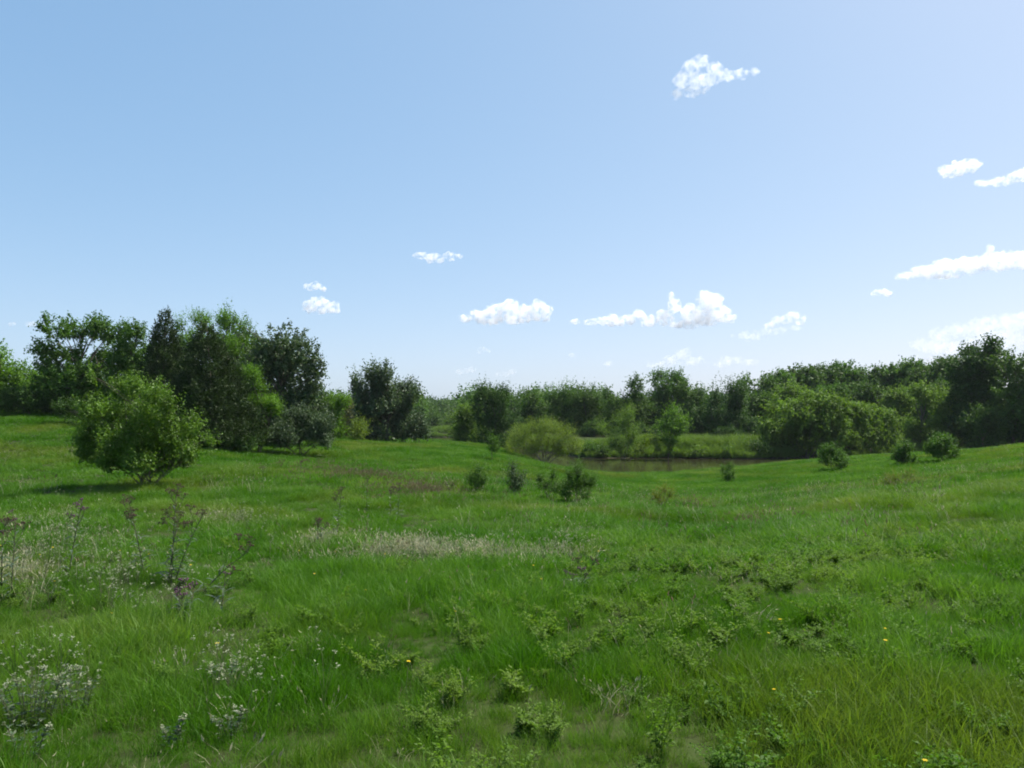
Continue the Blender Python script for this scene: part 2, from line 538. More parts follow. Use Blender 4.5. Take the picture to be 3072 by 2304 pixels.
def crown_np(lobes, leaf, sp, r, cover=1.0, cap=60000, low=0):
    """leaf geometry for a set of ellipsoid lobes (c (n,3), rad (n,3))"""
    S = SPECIES[sp]
    C = np.array([l[0] for l in lobes]); R = np.array([l[1] for l in lobes])
    area = np.pi * (R[:, 0] * R[:, 2])
    area[len(C) - low:] *= 0.5
    la = 0.5 * leaf * leaf * S['asp']
    nsh = S['cover'] * cover * area / la / S['k'] * 2.3
    over = nsh.sum() * S['k'] / cap
    leaf0 = leaf
    if over > 1:
        grow = min(1.5, over ** 0.5)
        leaf = leaf * grow
        nsh = nsh / over
    which = np.repeat(np.arange(len(C)), np.maximum(nsh.astype(int), 4))
    n = len(which)
    d = norm(r.normal(size=(n, 3)))
    d[:, 2] = np.where(d[:, 2] < -0.3, d[:, 2] * 0.6, d[:, 2]); d = norm(d)
    rad = 0.15 + 0.85 * r.random(n) ** 0.6
    p0 = C[which] + d * R[which] * rad[:, None]
    keep = vnoise(p0 * S['gf'] / max(leaf * 5.5, 0.35), int(r.integers(1e6))) > S['gap']
    p0, d, which = p0[keep], d[keep], which[keep]
    n = len(p0)
    sd = norm(d * S['out'] + np.array([0, 0, 1.0]) * S['up'] + r.normal(size=(n, 3)) * S['jit'])
    L = leaf0 * S['sl'] * (0.55 + 0.75 * r.random(n)) * np.where(r.random(n) < 0.08, 1.3, 1.0)
    k = S['k']
    t = np.linspace(0.05, 1, k)[None, :] + r.normal(size=(n, k)) * 0.04
    p = p0[:, None] + sd[:, None] * (t * L[:, None])[..., None]
    p[..., 2] -= S['droop'] * (t ** 2) * L[:, None] * 0.8
    p = p - sd[:, None] * (L * 0.35)[:, None, None]
    p = p + r.normal(size=p.shape) * leaf * 0.22
    m = n * k
    p = p.reshape(m, 3)
    sdr = np.repeat(sd, k, 0)
    ax = norm(sdr * 0.55 + r.normal(size=(m, 3)) * 0.75 + np.array([0, 0, -0.25 - S['droop']]))
    nr = norm(r.normal(size=(m, 3)) * 0.65 + np.array([0, 0, 0.75]) + np.repeat(d, k, 0) * 0.35)
    tsz = (1.15 - 0.5 * np.clip(t, 0, 1)).reshape(m)
    size = leaf * (0.6 + 0.7 * r.random(m)) * tsz
    return leaves_mesh(p, ax, nr, size, size * S['asp']), p0


def woody(base, lobes, p0, r, girth, multi=1, sub=26, lean=0.0, fork=0.3):
    """trunk(s), limbs to each lobe, thin branches into the foliage"""
    paths = []
    top = max(l[0][2] + 0.3 * l[1][2] for l in lobes)
    H = top - base[2]
    C = np.array([l[0] for l in lobes])
    cx = C.mean(0)
    stems = []
    for s in range(multi):
        off = np.array([r.normal(), r.normal(), 0]) * girth * (1.6 if multi > 1 else 0)
        tgt = C[r.integers(len(C))] if multi > 1 else np.array([cx[0], cx[1], top - 0.15 * H])
        a = base + off - np.array([0, 0, 0.15])
        mid = a * 0.55 + tgt * 0.45 + np.array([r.normal() * 0.04, r.normal() * 0.04, 0.12]) * H
        if multi == 1:
            mid = np.array([a[0] + r.normal() * 0.04 * H, a[1], a[2] + 0.5 * H])
        pts = bez(a, mid, tgt, 9)
        pts[1:-1] += r.normal(size=(7, 3)) * girth * 0.35
        g = girth * (1.0 if multi == 1 else 0.55)
        rad = np.linspace(1.0, 0.16, 9) * g
        rad[0] *= 1.35
        paths.append((pts, rad)); stems.append((pts, rad))
    for c, R in lobes:
        pts, rad = stems[r.integers(len(stems))]
        zrel = np.clip((c[2] - base[2]) / H * 0.62, fork * 0.5, 0.9)
        i = int(np.clip(round(zrel * 8), 1, 7))
        a = pts[i]
        mid = (a + c) / 2 + np.array([r.normal() * .1, r.normal() * .1, 0.12]) * np.linalg.norm(c - a)
        q = bez(a, mid, c, 6)
        paths.append((q, np.linspace(rad[i] * 0.62, rad[i] * 0.15 + 0.006, 6)))
        stems.append((q, np.linspace(rad[i] * 0.62, rad[i] * 0.15 + 0.006, 6))) if False else None
        for _ in range(max(2, sub // len(lobes))):
            if len(p0) == 0: break
            # a foliage point near this lobe
            cand = p0[r.integers(len(p0), size=12)]
            e = cand[np.argmin(((cand - c) ** 2).sum(1))]
            s0 = q[r.integers(2, 6)]
            md = (s0 + e) / 2 + r.normal(size=3) * 0.08 * np.linalg.norm(e - s0) + np.array([0, 0, 0.05]) * np.linalg.norm(e - s0)
            paths.append((bez(s0, md, e, 4), np.linspace(max(rad[i] * 0.2, 0.008), 0.004, 4)))
    return tubes(paths, 6)


TREES = []


def plant(name, label, cat, ub, d, lobes_px, sp, mat, seed, leaf=None, girth=None, multi=1, bark='bark', group=None, cover=1.0, vb=None, depth=0.9, sub=26, cap=32000, skirt=None):
    """a tree or shrub standing at pixel column ub, d metres away, its crown given as lobes (column, row, half width, half height)"""
    r = np.random.default_rng(seed)
    bx = (ub - 512) / F * d
    base = np.array([bx, d, gz(bx, d)])
    m = d / F
    lobes = []
    zs = [pix(l[0], l[1], d) for l in lobes_px]
    wall = max(abs(z[0] - bx) for z in zs) + 0.5
    for (u, v, ru, rv), c in zip(lobes_px, zs):
        room = math.sqrt(max(0.05, 1 - min(1, abs(c[0] - bx) / wall) ** 2))
        dy = r.uniform(-0.6, 0.6) * wall * room * depth
        ry = (ru + rv) * 0.5 * m * 1.05
        lobes.append((np.array([c[0], c[1] + dy, c[2]]) - base, np.array([ru * m, ry, rv * m])))
    # a few lobes at the back so that the crown is round
    ex = []
    for c, R in lobes:
        if r.random() < 0.5 * depth:
            c2 = c.copy(); c2[1] = -c[1] + r.normal() * 0.2 * wall; c2[0] += r.normal() * 0.15 * R[0]; c2[2] -= 0.2 * R[2]
            ex.append((c2, R * 0.92))
    lobes = lobes + ex
    if skirt is None:
        skirt = multi == 1 and d > 40
    if skirt:
        lo = min(c[0] - R[0] for c, R in lobes); hi = max(c[0] + R[0] for c, R in lobes)
        hz = np.mean([c[2] for c, R in lobes]); wd = (hi - lo) / 2
        for k in range(5):
            a = k * 1.257 + r.random()
            lobes.append((np.array([(lo + hi) / 2 + math.cos(a) * wd * 0.5, math.sin(a) * wd * 0.5, hz * (0.22 + 0.2 * r.random())]), np.array([wd * 0.48, wd * 0.48, hz * 0.30])))
    lf = leaf or float(np.clip((1.55 + 0.75 * min(1, max(0, (d - 40) / 70))) * m, 0.055, 0.5))
    (v, q), p0 = crown_np(lobes, lf, sp, r, cover, cap, 5 if skirt else 0)
    # keep leaves above the ground
    H = max(c[2] + R[2] for c, R in lobes)
    lowest = v.reshape(-1, 4, 3)[:, :, 2].min(1)
    ok = lowest > 0.02 - 0.0
    v = v.reshape(-1, 4, 3)[ok].reshape(-1, 3); q = np.arange(len(v)).reshape(-1, 4)
    root = empty(name, base)
    tag(root, label, cat, group)
    g = girth or max(0.03, 0.022 * H)
    tv, tq = woody(np.zeros(3), lobes, p0, r, g, multi, sub)
    obj_np('trunk' if multi == 1 else 'stems', tv, tq, M[bark], root, smooth=True)
    obj_np('crown', v, q, M[mat], root)
    TREES.append((root, H))
    return root


def cedar(name, label, tip, basev, halfw, d, seed, ub=None):
    r = np.random.default_rng(seed)
    ub = ub or tip[0]
    bx = (ub - 512) / F * d
    base = np.array([bx, d, gz(bx, d)])
    m = d / F
    top = pix(tip[0], tip[1], d) - base
    H = top[2]; W = halfw * m
    n = int(1300 * W)
    t = 1 - np.sqrt(r.random(n) * 0.985 + 0.0002)
    az = r.random(n) * 2 * np.pi
    prof = W * np.clip((1 - t) ** 0.85, 0.012, 1) * (0.70 + 0.6 * vnoise(np.stack([np.cos(az) * 2, np.sin(az) * 2, t * 9], 1), seed))
    axp = np.stack([top[0] * t, top[1] * t, 0.04 * H + t * 0.93 * H], 1)
    rr = 0.35 + 0.65 * r.random(n) ** 0.5
    p0 = axp + np.stack([np.cos(az), np.sin(az), 0 * az], 1) * (prof * rr)[:, None]
    d0 = norm(np.stack([np.cos(az), np.sin(az), 0.75 + 0.9 * t], 1) + r.normal(size=(n, 3)) * 0.3)
    k = 12
    leaf = 0.14
    L = 0.62 * (0.6 + 0.8 * r.random(n)) * (1 - 0.45 * t)
    s = np.linspace(0, 1, k)
    p = p0[:, None] + d0[:, None] * (L[:, None] * s[None])[..., None] + r.normal(size=(n, k, 3)) * 0.045
    p = p.reshape(-1, 3)
    mm = len(p)
    ax = norm(np.repeat(d0, k, 0) * 0.9 + r.normal(size=(mm, 3)) * 0.6)
    v, q = leaves_mesh(p, ax, norm(r.normal(size=(mm, 3))), leaf * (0.7 + 0.8 * r.random(mm)), np.full(mm, 0.078), 0.05)
    v4 = v.reshape(-1, 4, 3); v4 = v4[v4[:, :, 2].min(1) > 0.03]
    v = v4.reshape(-1, 3); q = np.arange(len(v)).reshape(-1, 4)
    root = empty(name, base); tag(root, label, 'cedar')
    pts = bez(np.zeros(3) - [0, 0, .15], np.array([0, 0, .5 * H]), top * 0.97, 10)
    paths = [(pts, np.linspace(0.17, 0.012, 10))]
    for _ in range(60):
        i = r.integers(1, 9); e = p0[r.integers(n)]
        if abs(e[2] - pts[i][2]) < 0.14 * H:
            paths.append((bez(pts[i], (pts[i] + e) / 2 - [0, 0, .1], e, 4), np.linspace(0.035, 0.006, 4)))
    tv, tq = tubes(paths, 6)
    obj_np('trunk', tv, tq, M['bark'], root, smooth=True)
    obj_np('crown', v, q, M['leaf_cedar'], root)
    return root


# --- the grove on the rise at the left
plant('leafy_tree', 'pale green tree at the left edge of the grove', 'tree', 0, 68,
      [(5, 378, 26, 26), (25, 388, 22, 20), (-18, 362, 24, 26), (0, 348, 10, 14), (14, 395, 24, 18), (-30, 385, 26, 24), (38, 385, 12, 14)], 'broad', 'leaf_bright', 11)
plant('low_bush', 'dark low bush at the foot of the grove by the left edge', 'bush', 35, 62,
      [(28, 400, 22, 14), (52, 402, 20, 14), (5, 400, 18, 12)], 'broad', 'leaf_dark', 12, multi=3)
plant('ash_tree', 'thin gappy tree with tufted top, sky showing through its crown', 'tree', 78, 64,
      [(60, 326, 7, 13), (73, 332, 8, 12), (89, 326, 9, 13), (103, 328, 9, 12), (55, 352, 12, 13), (86, 350, 13, 11), (62, 378, 18, 18), (95, 376, 20, 22), (78, 398, 24, 16), (108, 350, 12, 14), (72, 352, 15, 13), (97, 342, 12, 12), (116, 336, 9, 12), (48, 368, 10, 14), (80, 338, 10, 10)], 'cotton', 'leaf_mid', 13, cover=0.8)
plant('leafy_tree', 'green tree between the thin gappy tree and the cedars', 'tree', 128, 62,
      [(121, 332, 8, 12), (138, 333, 10, 12), (128, 358, 20, 22), (118, 390, 20, 24), (142, 385, 20, 26), (130, 410, 26, 16)], 'broad', 'leaf_mid', 14)
plant('leafy_tree', 'yellow-green tree top showing between the two cedar tips', 'tree', 194, 73,
      [(180, 322, 9, 8), (194, 318, 12, 8), (206, 326, 10, 12), (196, 348, 18, 20), (190, 375, 20, 20)], 'airy', 'leaf_bright', 15, cover=1.3)
cedar('cedar_tree', 'slender dark cedar with feathery tip in the grove', (166, 306), 430, 34, 60, 16, ub=163)
cedar('cedar_tree', 'broad nearly black cedar at the front of the grove', (206, 320), 449, 52, 55, 17, ub=212)
plant('leafy_tree', 'tall bright green tree rising right behind the broad cedar', 'tree', 232, 68,
      [(226, 320, 10, 11), (237, 333, 14, 16), (226, 350, 16, 18), (248, 345, 11, 14), (235, 375, 20, 22), (255, 365, 12, 16)], 'upright', 'leaf_bright', 18)
plant('cottonwood_tree', 'large round silvery green tree at the right end of the grove', 'tree', 280, 65,
      [(256, 330, 20, 14), (283, 340, 22, 18), (305, 357, 18, 18), (319, 371, 11, 12), (270, 362, 26, 22), (300, 384, 22, 22), (285, 405, 24, 16), (258, 388, 18, 22), (313, 392, 12, 12), (240, 325, 10, 10)], 'cotton', 'leaf_silver', 19, girth=0.2, cover=1.5)
plant('leafy_bush', 'bright green climbing bush on the right flank of the broad cedar', 'bush', 257, 56.5,
      [(252, 375, 9, 11), (262, 395, 10, 13), (275, 406, 9, 10), (256, 425, 9, 12), (248, 405, 8, 14), (262, 438, 8, 8)], 'airy', 'leaf_bright', 20, multi=3, cover=1.4)
plant('leafy_bush', 'dark silver-leaved bush under the large round silvery tree', 'bush', 300, 58,
      [(290, 430, 17, 15), (311, 434, 17, 14), (322, 424, 10, 12), (277, 438, 11, 10), (300, 416, 15, 10), (326, 440, 7, 8)], 'cotton', 'leaf_silver', 21, multi=4, cover=0.9)
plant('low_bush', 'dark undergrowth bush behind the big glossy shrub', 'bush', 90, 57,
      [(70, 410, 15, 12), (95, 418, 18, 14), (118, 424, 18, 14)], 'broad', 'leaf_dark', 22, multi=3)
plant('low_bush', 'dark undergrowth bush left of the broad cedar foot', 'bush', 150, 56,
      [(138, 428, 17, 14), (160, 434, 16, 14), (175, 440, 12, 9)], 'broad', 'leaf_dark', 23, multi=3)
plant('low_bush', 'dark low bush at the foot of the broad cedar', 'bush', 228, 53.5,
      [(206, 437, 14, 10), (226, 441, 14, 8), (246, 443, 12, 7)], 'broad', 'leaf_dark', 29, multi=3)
plant('small_tree', 'bright green small tree between silvery grove tree and lone dark tree', 'tree', 330, 80,
      [(323, 400, 8, 10), (334, 408, 11, 15), (322, 424, 10, 13), (343, 402, 6, 9), (336, 428, 10, 11)], 'broad', 'leaf_bright', 24)
plant('small_tree', 'brownish green small tree tucked behind the lone dark tree', 'tree', 347, 96,
      [(345, 398, 5, 9), (350, 415, 7, 16), (344, 428, 7, 10)], 'airy', 'leaf_brown', 25, cover=1.3)
plant('cottonwood_tree', 'lone dense dark tree with spiky top in the middle of the meadow edge', 'tree', 386, 90,
      [(356, 385, 6, 10), (374, 375, 8, 10), (386, 377, 8, 11), (401, 385, 9, 11), (412, 394, 6, 11), (368, 398, 16, 18), (394, 404, 17, 19), (370, 423, 18, 15), (398, 426, 18, 13), (383, 415, 20, 18), (388, 396, 16, 16), (380, 388, 10, 10)], 'upright', 'leaf_silver', 26, girth=0.22, cover=1.35)
plant('leafy_bush', 'silver-leaved bush at the right foot of the lone dark tree', 'bush', 418, 88,
      [(417, 424, 8, 9), (425, 432, 7, 7), (411, 432, 8, 8)], 'cotton', 'leaf_silver', 27, multi=3)
plant('young_shrub', 'pale little shrub in front of the lone dark tree', 'shrub', 358, 82,
      [(358, 432, 8, 7), (355, 428, 4, 5), (363, 430, 4, 6)], 'sprout', 'leaf_olive', 28, multi=3)

# --- the big shrub in the near left meadow
plant('big_shrub', 'big glossy round shrub standing alone before the grove', 'shrub', 147, 31,
      [(104, 384, 6, 10), (104, 376, 4, 6), (120, 390, 10, 11), (135, 388, 8, 9), (150, 393, 9, 8), (165, 396, 9, 9), (180, 405, 8, 9), (104, 412, 16, 16), (130, 415, 20, 18), (160, 418, 20, 18), (188, 428, 12, 14), (203, 440, 6, 9),
       (100, 437, 18, 16), (135, 440, 26, 18), (172, 442, 22, 16), (198, 452, 8, 9), (92, 452, 10, 10), (120, 460, 16, 11), (155, 461, 20, 11), (180, 460, 10, 8), (140, 472, 14, 7), (84, 436, 11, 13), (86, 456, 9, 9)],
      'sprout', 'leaf_glossy', 31, leaf=0.085, girth=0.05, multi=6, cover=1.6, sub=60, cap=42000, depth=0.75)

# --- the gap and the far water
for k, (u, v, a, b, d) in enumerate([(433, 424, 7, 9, 236), (442, 419, 7, 11, 244), (451, 424, 7, 9, 232)]):
    plant('bankside_tree', ['small dark tree left in the far gap beyond the water strip', 'taller tree amid the far gap beyond the water strip', 'small tree right in the far gap beside the pale willow'][k], 'tree', u, d,
          [(u, v, a, b), (u - 3, v + 6, a, b * .7), (u + 3, v - 4, a * .7, b * .7)], 'broad', ['leaf_forest', 'leaf_mid', 'leaf_willow'][k], 40 + k)
plant('willow_tree', 'pale rounded willow left of the dark tree at the gap', 'willow', 465, 112,
      [(463, 414, 8, 10), (471, 410, 9, 9), (460, 427, 8, 9), (473, 427, 9, 11), (466, 432, 9, 8)], 'willow', 'leaf_willow', 44, cover=1.2)
plant('bankside_tree', 'dark tree with two-pronged crown at the right of the gap', 'tree', 496, 102,
      [(481, 392, 6, 8), (478, 404, 8, 11), (492, 399, 9, 11), (503, 393, 6, 7), (505, 404, 10, 11), (516, 407, 6, 11), (487, 421, 13, 13), (505, 424, 13, 13), (486, 436, 10, 8), (503, 438, 9, 7)], 'upright', 'leaf_dark', 45)

# --- the row of trees on the far bank
ROW = [
    ('dull green tree just right of the two-pronged dark tree', 532, 146, [(530, 402, 12, 12), (538, 408, 10, 12), (530, 424, 13, 15)], 'broad', 'leaf_forest'),
    ('feathery broad tree behind the olive willow shrub', 562, 150, [(552, 398, 9, 8), (566, 395, 10, 9), (560, 415, 17, 18), (575, 405, 10, 11), (548, 418, 10, 14)], 'upright', 'leaf_mid'),
    ('dark leafy tree right above the olive willow shrub', 587, 148, [(584, 398, 10, 9), (593, 402, 9, 10), (586, 420, 14, 17), (574, 425, 9, 12)], 'upright', 'leaf_forest'),
    ('knobbly-topped tree left of the tallest pond-side tree', 620, 142, [(611, 391, 9, 8), (622, 388, 7, 7), (635, 383, 8, 8), (618, 405, 15, 14), (636, 402, 11, 16), (622, 424, 17, 15)], 'round', 'leaf_forest'),
    ('tallest pond-side tree with two round knobs on top', 668, 150, [(661, 376, 9, 7), (676, 378, 8, 8), (653, 387, 7, 7), (668, 391, 16, 13), (656, 396, 10, 11), (681, 394, 9, 12), (666, 415, 18, 18)], 'round', 'leaf_mid'),
    ('dull tree right of the two-knobbed pond-side tree', 694, 146, [(690, 390, 10, 9), (698, 397, 8, 10), (693, 413, 14, 18)], 'broad', 'leaf_forest'),
    ('dark spire-shaped tree on the far bank', 714, 134, [(713, 387, 4, 8), (714, 400, 7, 11), (714, 420, 11, 16)], 'upright', 'leaf_dark'),
    ('dark twin-tipped tree beside the spire-shaped one', 736, 134, [(730, 389, 5, 7), (740, 392, 5, 7), (736, 404, 9, 12), (736, 424, 12, 16)], 'upright', 'leaf_dark'),
]
for k, (lab, u, d, lob, sp, mt) in enumerate(ROW):
    plant('bankside_tree', lab, 'tree', u, d, lob, sp, mt, 60 + k, group='trees along the far bank', cap=20000)

# --- the wood rising at the right: front and back ranks
WOOD = [
    ('first round-crowned wood tree right of the twin-tipped dark tree', 756, 160, 371, 17), ('wood tree above the left side of the broad pond willow', 778, 168, 370, 16),
    ('wood tree above the middle of the broad pond willow', 800, 172, 366, 17), ('wood tree behind the joint of the two pond willows', 823, 176, 365, 17),
    ('wood tree behind the crown of the right pond willow', 846, 178, 362, 18), ('wood tree above the right edge of the pond willows', 868, 172, 365, 16),
    ('wood tree left of the highest crown of the skyline', 886, 168, 365, 15), ('highest round crown of the wood skyline before the tall corner trees', 907, 165, 359, 18),
    ('wood tree dipping before the tall right corner trees', 929, 156, 364, 17), ('wood tree filling the skyline left of the tallest corner crown', 951, 150, 356, 18),
]
for k, (lab, u, d, vt, rw) in enumerate(WOOD):
    rr = np.random.default_rng(80 + k)
    rw *= 1.12
    lob = [(u, vt + 11, rw * .8, 11), (u - rw * .6, vt + 18, rw * .6, 11), (u + rw * .6, vt + 17, rw * .6, 11), (u - rw * .3, vt + 32, rw * .9, 16), (u + rw * .4, vt + 34, rw * .9, 16), (u, vt + 55, rw, 18), (u + rr.normal() * 5, vt + 7, 6, 6)]
    plant('wood_tree', lab, 'tree', u, d, lob, 'round', ['leaf_forest', 'leaf_mid', 'leaf_forest'][k % 3], 80 + k, group='trees of the wood beyond the pond', cap=15000)
plant('wood_tree', 'dark tall tree whose crown peaks highest at the right corner', 'tree', 982, 120,
      [(989, 350, 11, 11), (978, 353, 10, 10), (998, 357, 10, 12), (972, 362, 12, 12), (962, 372, 12, 13), (1000, 372, 12, 14), (976, 380, 14, 14), (986, 374, 20, 18), (968, 395, 16, 18), (990, 400, 18, 20), (975, 420, 22, 16)], 'broad', 'leaf_dark', 91, girth=0.3, cap=26000, cover=1.5)
plant('wood_tree', 'dark green tall tree cut by the right edge', 'tree', 1016, 114,
      [(1006, 362, 13, 14), (1026, 366, 16, 18), (1012, 385, 20, 20), (1030, 395, 20, 22), (1008, 412, 18, 16), (1030, 422, 20, 14), (1050, 380, 20, 26)], 'broad', 'leaf_forest', 92, girth=0.28, cap=26000, cover=1.4)
plant('wood_tree', 'olive green tree in front of the tall right corner trees', 'tree', 950, 124,
      [(947, 398, 9, 10), (957, 404, 8, 9), (945, 416, 11, 12), (958, 420, 10, 12), (948, 430, 12, 8)], 'broad', 'leaf_willow', 93)
plant('wood_tree', 'bright rounded tree right of the two pond willows', 'tree', 921, 128,
      [(918, 391, 10, 7), (928, 397, 8, 8), (914, 404, 11, 12), (926, 414, 12, 14), (916, 425, 12, 11)], 'broad', 'leaf_willow', 94)
plant('wood_tree', 'dim tree low between the olive tree and the right edge', 'tree', 984, 112,
      [(984, 414, 10, 12), (976, 424, 10, 12), (992, 426, 11, 11)], 'broad', 'leaf_forest', 95)
for k, u in enumerate((1075, 1120)):
    plant('wood_tree', ['dark wood tree just past the right edge', 'dark wood tree well past the right edge'][k], 'tree', u, 116 + 5 * k, [(u, 360, 20, 16), (u - 14, 380, 18, 20), (u + 14, 385, 18, 20), (u, 410, 26, 20)], 'broad', 'leaf_forest', 96 + k, group='wood trees past the right edge', cap=9000)
for k, u in enumerate((-60, -110)):
    plant('leafy_tree', ['grove tree just past the left edge', 'grove tree well past the left edge'][k], 'tree', u, 66 + 4 * k, [(u, 345, 22, 18), (u - 16, 365, 20, 20), (u + 16, 368, 20, 22), (u, 390, 28, 18)], 'broad', 'leaf_mid', 98 + k, group='grove trees past the left edge', cap=9000)

MIDRANK = [
    ('shaded tree low behind the left pond willow', 762, 138, 392, 14, 'leaf_forest'), ('pale mid-rank tree over the left pond willow crown', 790, 146, 383, 16, 'leaf_willow'),
    ('mid-rank tree between the wood skyline and the paired willows', 832, 148, 382, 17, 'leaf_mid'), ('mid-rank tree over the right pond willow', 868, 146, 384, 16, 'leaf_forest'),
    ('mid-rank tree left of the bright rounded tree', 897, 140, 388, 13, 'leaf_willow'), ('mid-rank tree behind the olive green tree', 946, 138, 380, 15, 'leaf_forest'),
    ('shaded tree low between spire tree and dull tree', 703, 140, 402, 11, 'leaf_dark'), ('shaded tree low left of the two-knobbed pond-side tree', 645, 146, 398, 12, 'leaf_forest'),
    ('shaded tree low right of the dark leafy tree', 602, 150, 403, 12, 'leaf_forest')]
for k, (lab, u, d, vt, rw, mt) in enumerate(MIDRANK):
    plant('wood_tree', lab, 'tree', u, d, [(u, vt + 9, rw * .8, 9), (u - rw * .6, vt + 16, rw * .6, 10), (u + rw * .6, vt + 15, rw * .6, 10), (u, vt + 30, rw, 14)], 'broad', mt, 300 + k, group='trees of the wood beyond the pond', cap=11000)
for k, (lab, u, vt, rw) in enumerate([('tree filling the back of the grove behind the thin gappy tree', 66, 352, 26), ('tree filling the back of the grove left of the slender cedar', 118, 344, 26), ('tree filling the back of the grove behind the cedars', 172, 332, 26), ('tree filling the grove behind the tall bright green tree', 226, 326, 28), ('tree behind the large round silvery tree', 278, 342, 28)]):
    plant('leafy_tree', lab, 'tree', u, 74, [(u, vt + 10, rw * .7, 10), (u - rw * .6, vt + 20, rw * .6, 14), (u + rw * .6, vt + 20, rw * .6, 14), (u, vt + 38, rw, 18)], 'broad', ['leaf_mid', 'leaf_forest', 'leaf_mid', 'leaf_dark', 'leaf_dark'][k], 330 + k, cap=10000)

# --- willows and young trees at the water
plant('willow_tree', 'broad bushy willow leaning over the pond, left of a pair', 'willow', 806, 113,
      [(786, 407, 16, 11), (812, 400, 19, 11), (835, 404, 15, 11), (780, 424, 17, 14), (806, 420, 22, 16), (836, 424, 19, 17), (790, 441, 18, 11), (822, 443, 20, 9), (776, 440, 10, 9)], 'willow', 'leaf_willow', 101, multi=4, girth=0.16, cover=2.0, cap=26000)
plant('willow_tree', 'lower bushy willow at the pond, right of a pair', 'willow', 872, 115,
      [(852, 409, 13, 10), (869, 412, 14, 10), (886, 420, 13, 13), (862, 430, 17, 14), (885, 436, 14, 12), (868, 444, 18, 7)], 'willow', 'leaf_willow', 102, multi=4, girth=0.14, cover=2.0, cap=20000)
plant('young_tree', 'bright green young tree on the pond bank', 'tree', 668, 107.5,
      [(672, 412, 6, 6), (665, 424, 8, 8), (678, 427, 8, 8), (670, 439, 9, 8), (684, 420, 4, 4), (660, 438, 5, 6), (672, 449, 6, 5)], 'airy', 'leaf_bright', 103, girth=0.07, cover=1.35, skirt=False)
plant('willow_sapling', 'thin open willow sapling standing left of the bright young tree', 'willow', 620, 107.5,
      [(604, 428, 8, 8), (622, 420, 7, 9), (630, 411, 5, 7), (612, 442, 8, 8), (631, 434, 7, 11), (620, 447, 8, 6)], 'feather', 'leaf_willow', 104, multi=4, girth=0.07, cover=0.9)
plant('willow_sapling', 'little leafy willow close against the bright young tree', 'willow', 648, 106.5,
      [(650, 439, 8, 9), (643, 449, 7, 6), (655, 448, 6, 6)], 'willow', 'leaf_olive', 105, multi=3, girth=0.05)
for k, (lab, u, d, w, h) in enumerate([('low shrub on the far bank beside the olive willow shrub', 592, 113, 9, 6), ('low shrub on the far bank left of the thin open willow', 604, 111.5, 6, 5),
                                       ('low shrub on the far bank right of the bright young tree', 697, 110.5, 8, 4), ('tiny shrub on the far bank in the open grass', 728, 110.5, 6, 4), ('low shrub on the far bank left of the broad pond willow', 758, 110.5, 10, 7)]):
    plant('bank_shrub', lab, 'shrub', u, d, [(u - w * .4, 457 - h, w * .7, h), (u + w * .4, 457 - h * .8, w * .7, h * .9), (u, 456 - h * 1.4, w * .5, h * .6)], 'broad', ['leaf_mid', 'leaf_forest', 'leaf_willow', 'leaf_mid', 'leaf_forest'][k], 410 + k, multi=3, girth=0.04, group='shrubs along the far bank', cap=3000)
plant('willow_shrub', 'olive feathery willow shrub with bare fanned stems by the pond', 'willow', 544, 86,
      [(520, 436, 11, 12), (534, 428, 12, 10), (550, 427, 12, 9), (566, 435, 12, 11), (576, 445, 7, 8), (511, 447, 6, 7), (545, 441, 20, 9), (528, 447, 12, 8), (563, 449, 11, 8)], 'feather', 'leaf_olive', 106, leaf=0.15, multi=11, girth=0.10, cover=0.85, sub=70, bark='bark_pale')

# --- scattered saplings and bushes in the meadow
plant('young_sapling', 'small dark sapling left of the olive willow shrub', 'sapling', 493, 61, [(493, 446, 5, 8), (492, 438, 3, 5), (496, 447, 3, 4)], 'sprout', 'leaf_mid', 111, multi=2, girth=0.03)
plant('young_sapling', 'spiky green sapling, leftmost of the row beyond the crest', 'sapling', 478, 34.5, [(478, 481, 6, 8), (478, 470, 4, 7), (471, 478, 4, 6), (485, 478, 4, 7)], 'sprout', 'leaf_mid', 112, leaf=0.085, multi=4, girth=0.02, cover=0.9)
plant('young_sapling', 'dense grey-green sapling, second of the row beyond the crest', 'sapling', 515, 34.5, [(515, 484, 8, 9), (513, 474, 6, 7), (520, 478, 5, 7), (512, 466, 2, 4)], 'sprout', 'leaf_silver', 113, leaf=0.085, multi=4, girth=0.02)
plant('young_sapling', 'sparse sapling, third of the row beyond the crest', 'sapling', 549, 35, [(545, 485, 8, 8), (553, 474, 4, 6), (540, 477, 4, 5), (556, 486, 6, 7)], 'sprout', 'leaf_mid', 114, leaf=0.075, multi=5, girth=0.02, cover=0.7)
plant('young_sapling', 'darkest and widest sapling, rightmost of the row beyond the crest', 'sapling', 577, 34, [(577, 484, 11, 12), (579, 469, 5, 7), (591, 480, 7, 7), (566, 490, 7, 7), (568, 474, 4, 6), (585, 494, 7, 6)], 'sprout', 'leaf_mid', 115, leaf=0.075, multi=6, girth=0.022, cover=1.1)
plant('round_bush', 'smallest round bush alone on the low meadow by the water', 'bush', 729, 60, [(728, 475, 6, 6), (731, 467, 4, 4), (725, 470, 3, 4)], 'cotton', 'leaf_mid', 116, leaf=0.10, multi=3, girth=0.02)
plant('round_bush', 'round meadow bush in front of the pond willows', 'bush', 832, 62.5, [(828, 459, 9, 8), (838, 457, 8, 8), (832, 450, 9, 6), (842, 463, 5, 5)], 'cotton', 'leaf_mid', 117, leaf=0.12, multi=5, girth=0.025)
plant('round_bush', 'dark meadow bush, middle of the three at the right', 'bush', 904, 60.5, [(902, 457, 8, 7), (908, 459, 6, 6), (905, 448, 6, 6), (897, 454, 5, 5)], 'cotton', 'leaf_mid', 118, leaf=0.12, multi=5, girth=0.025)
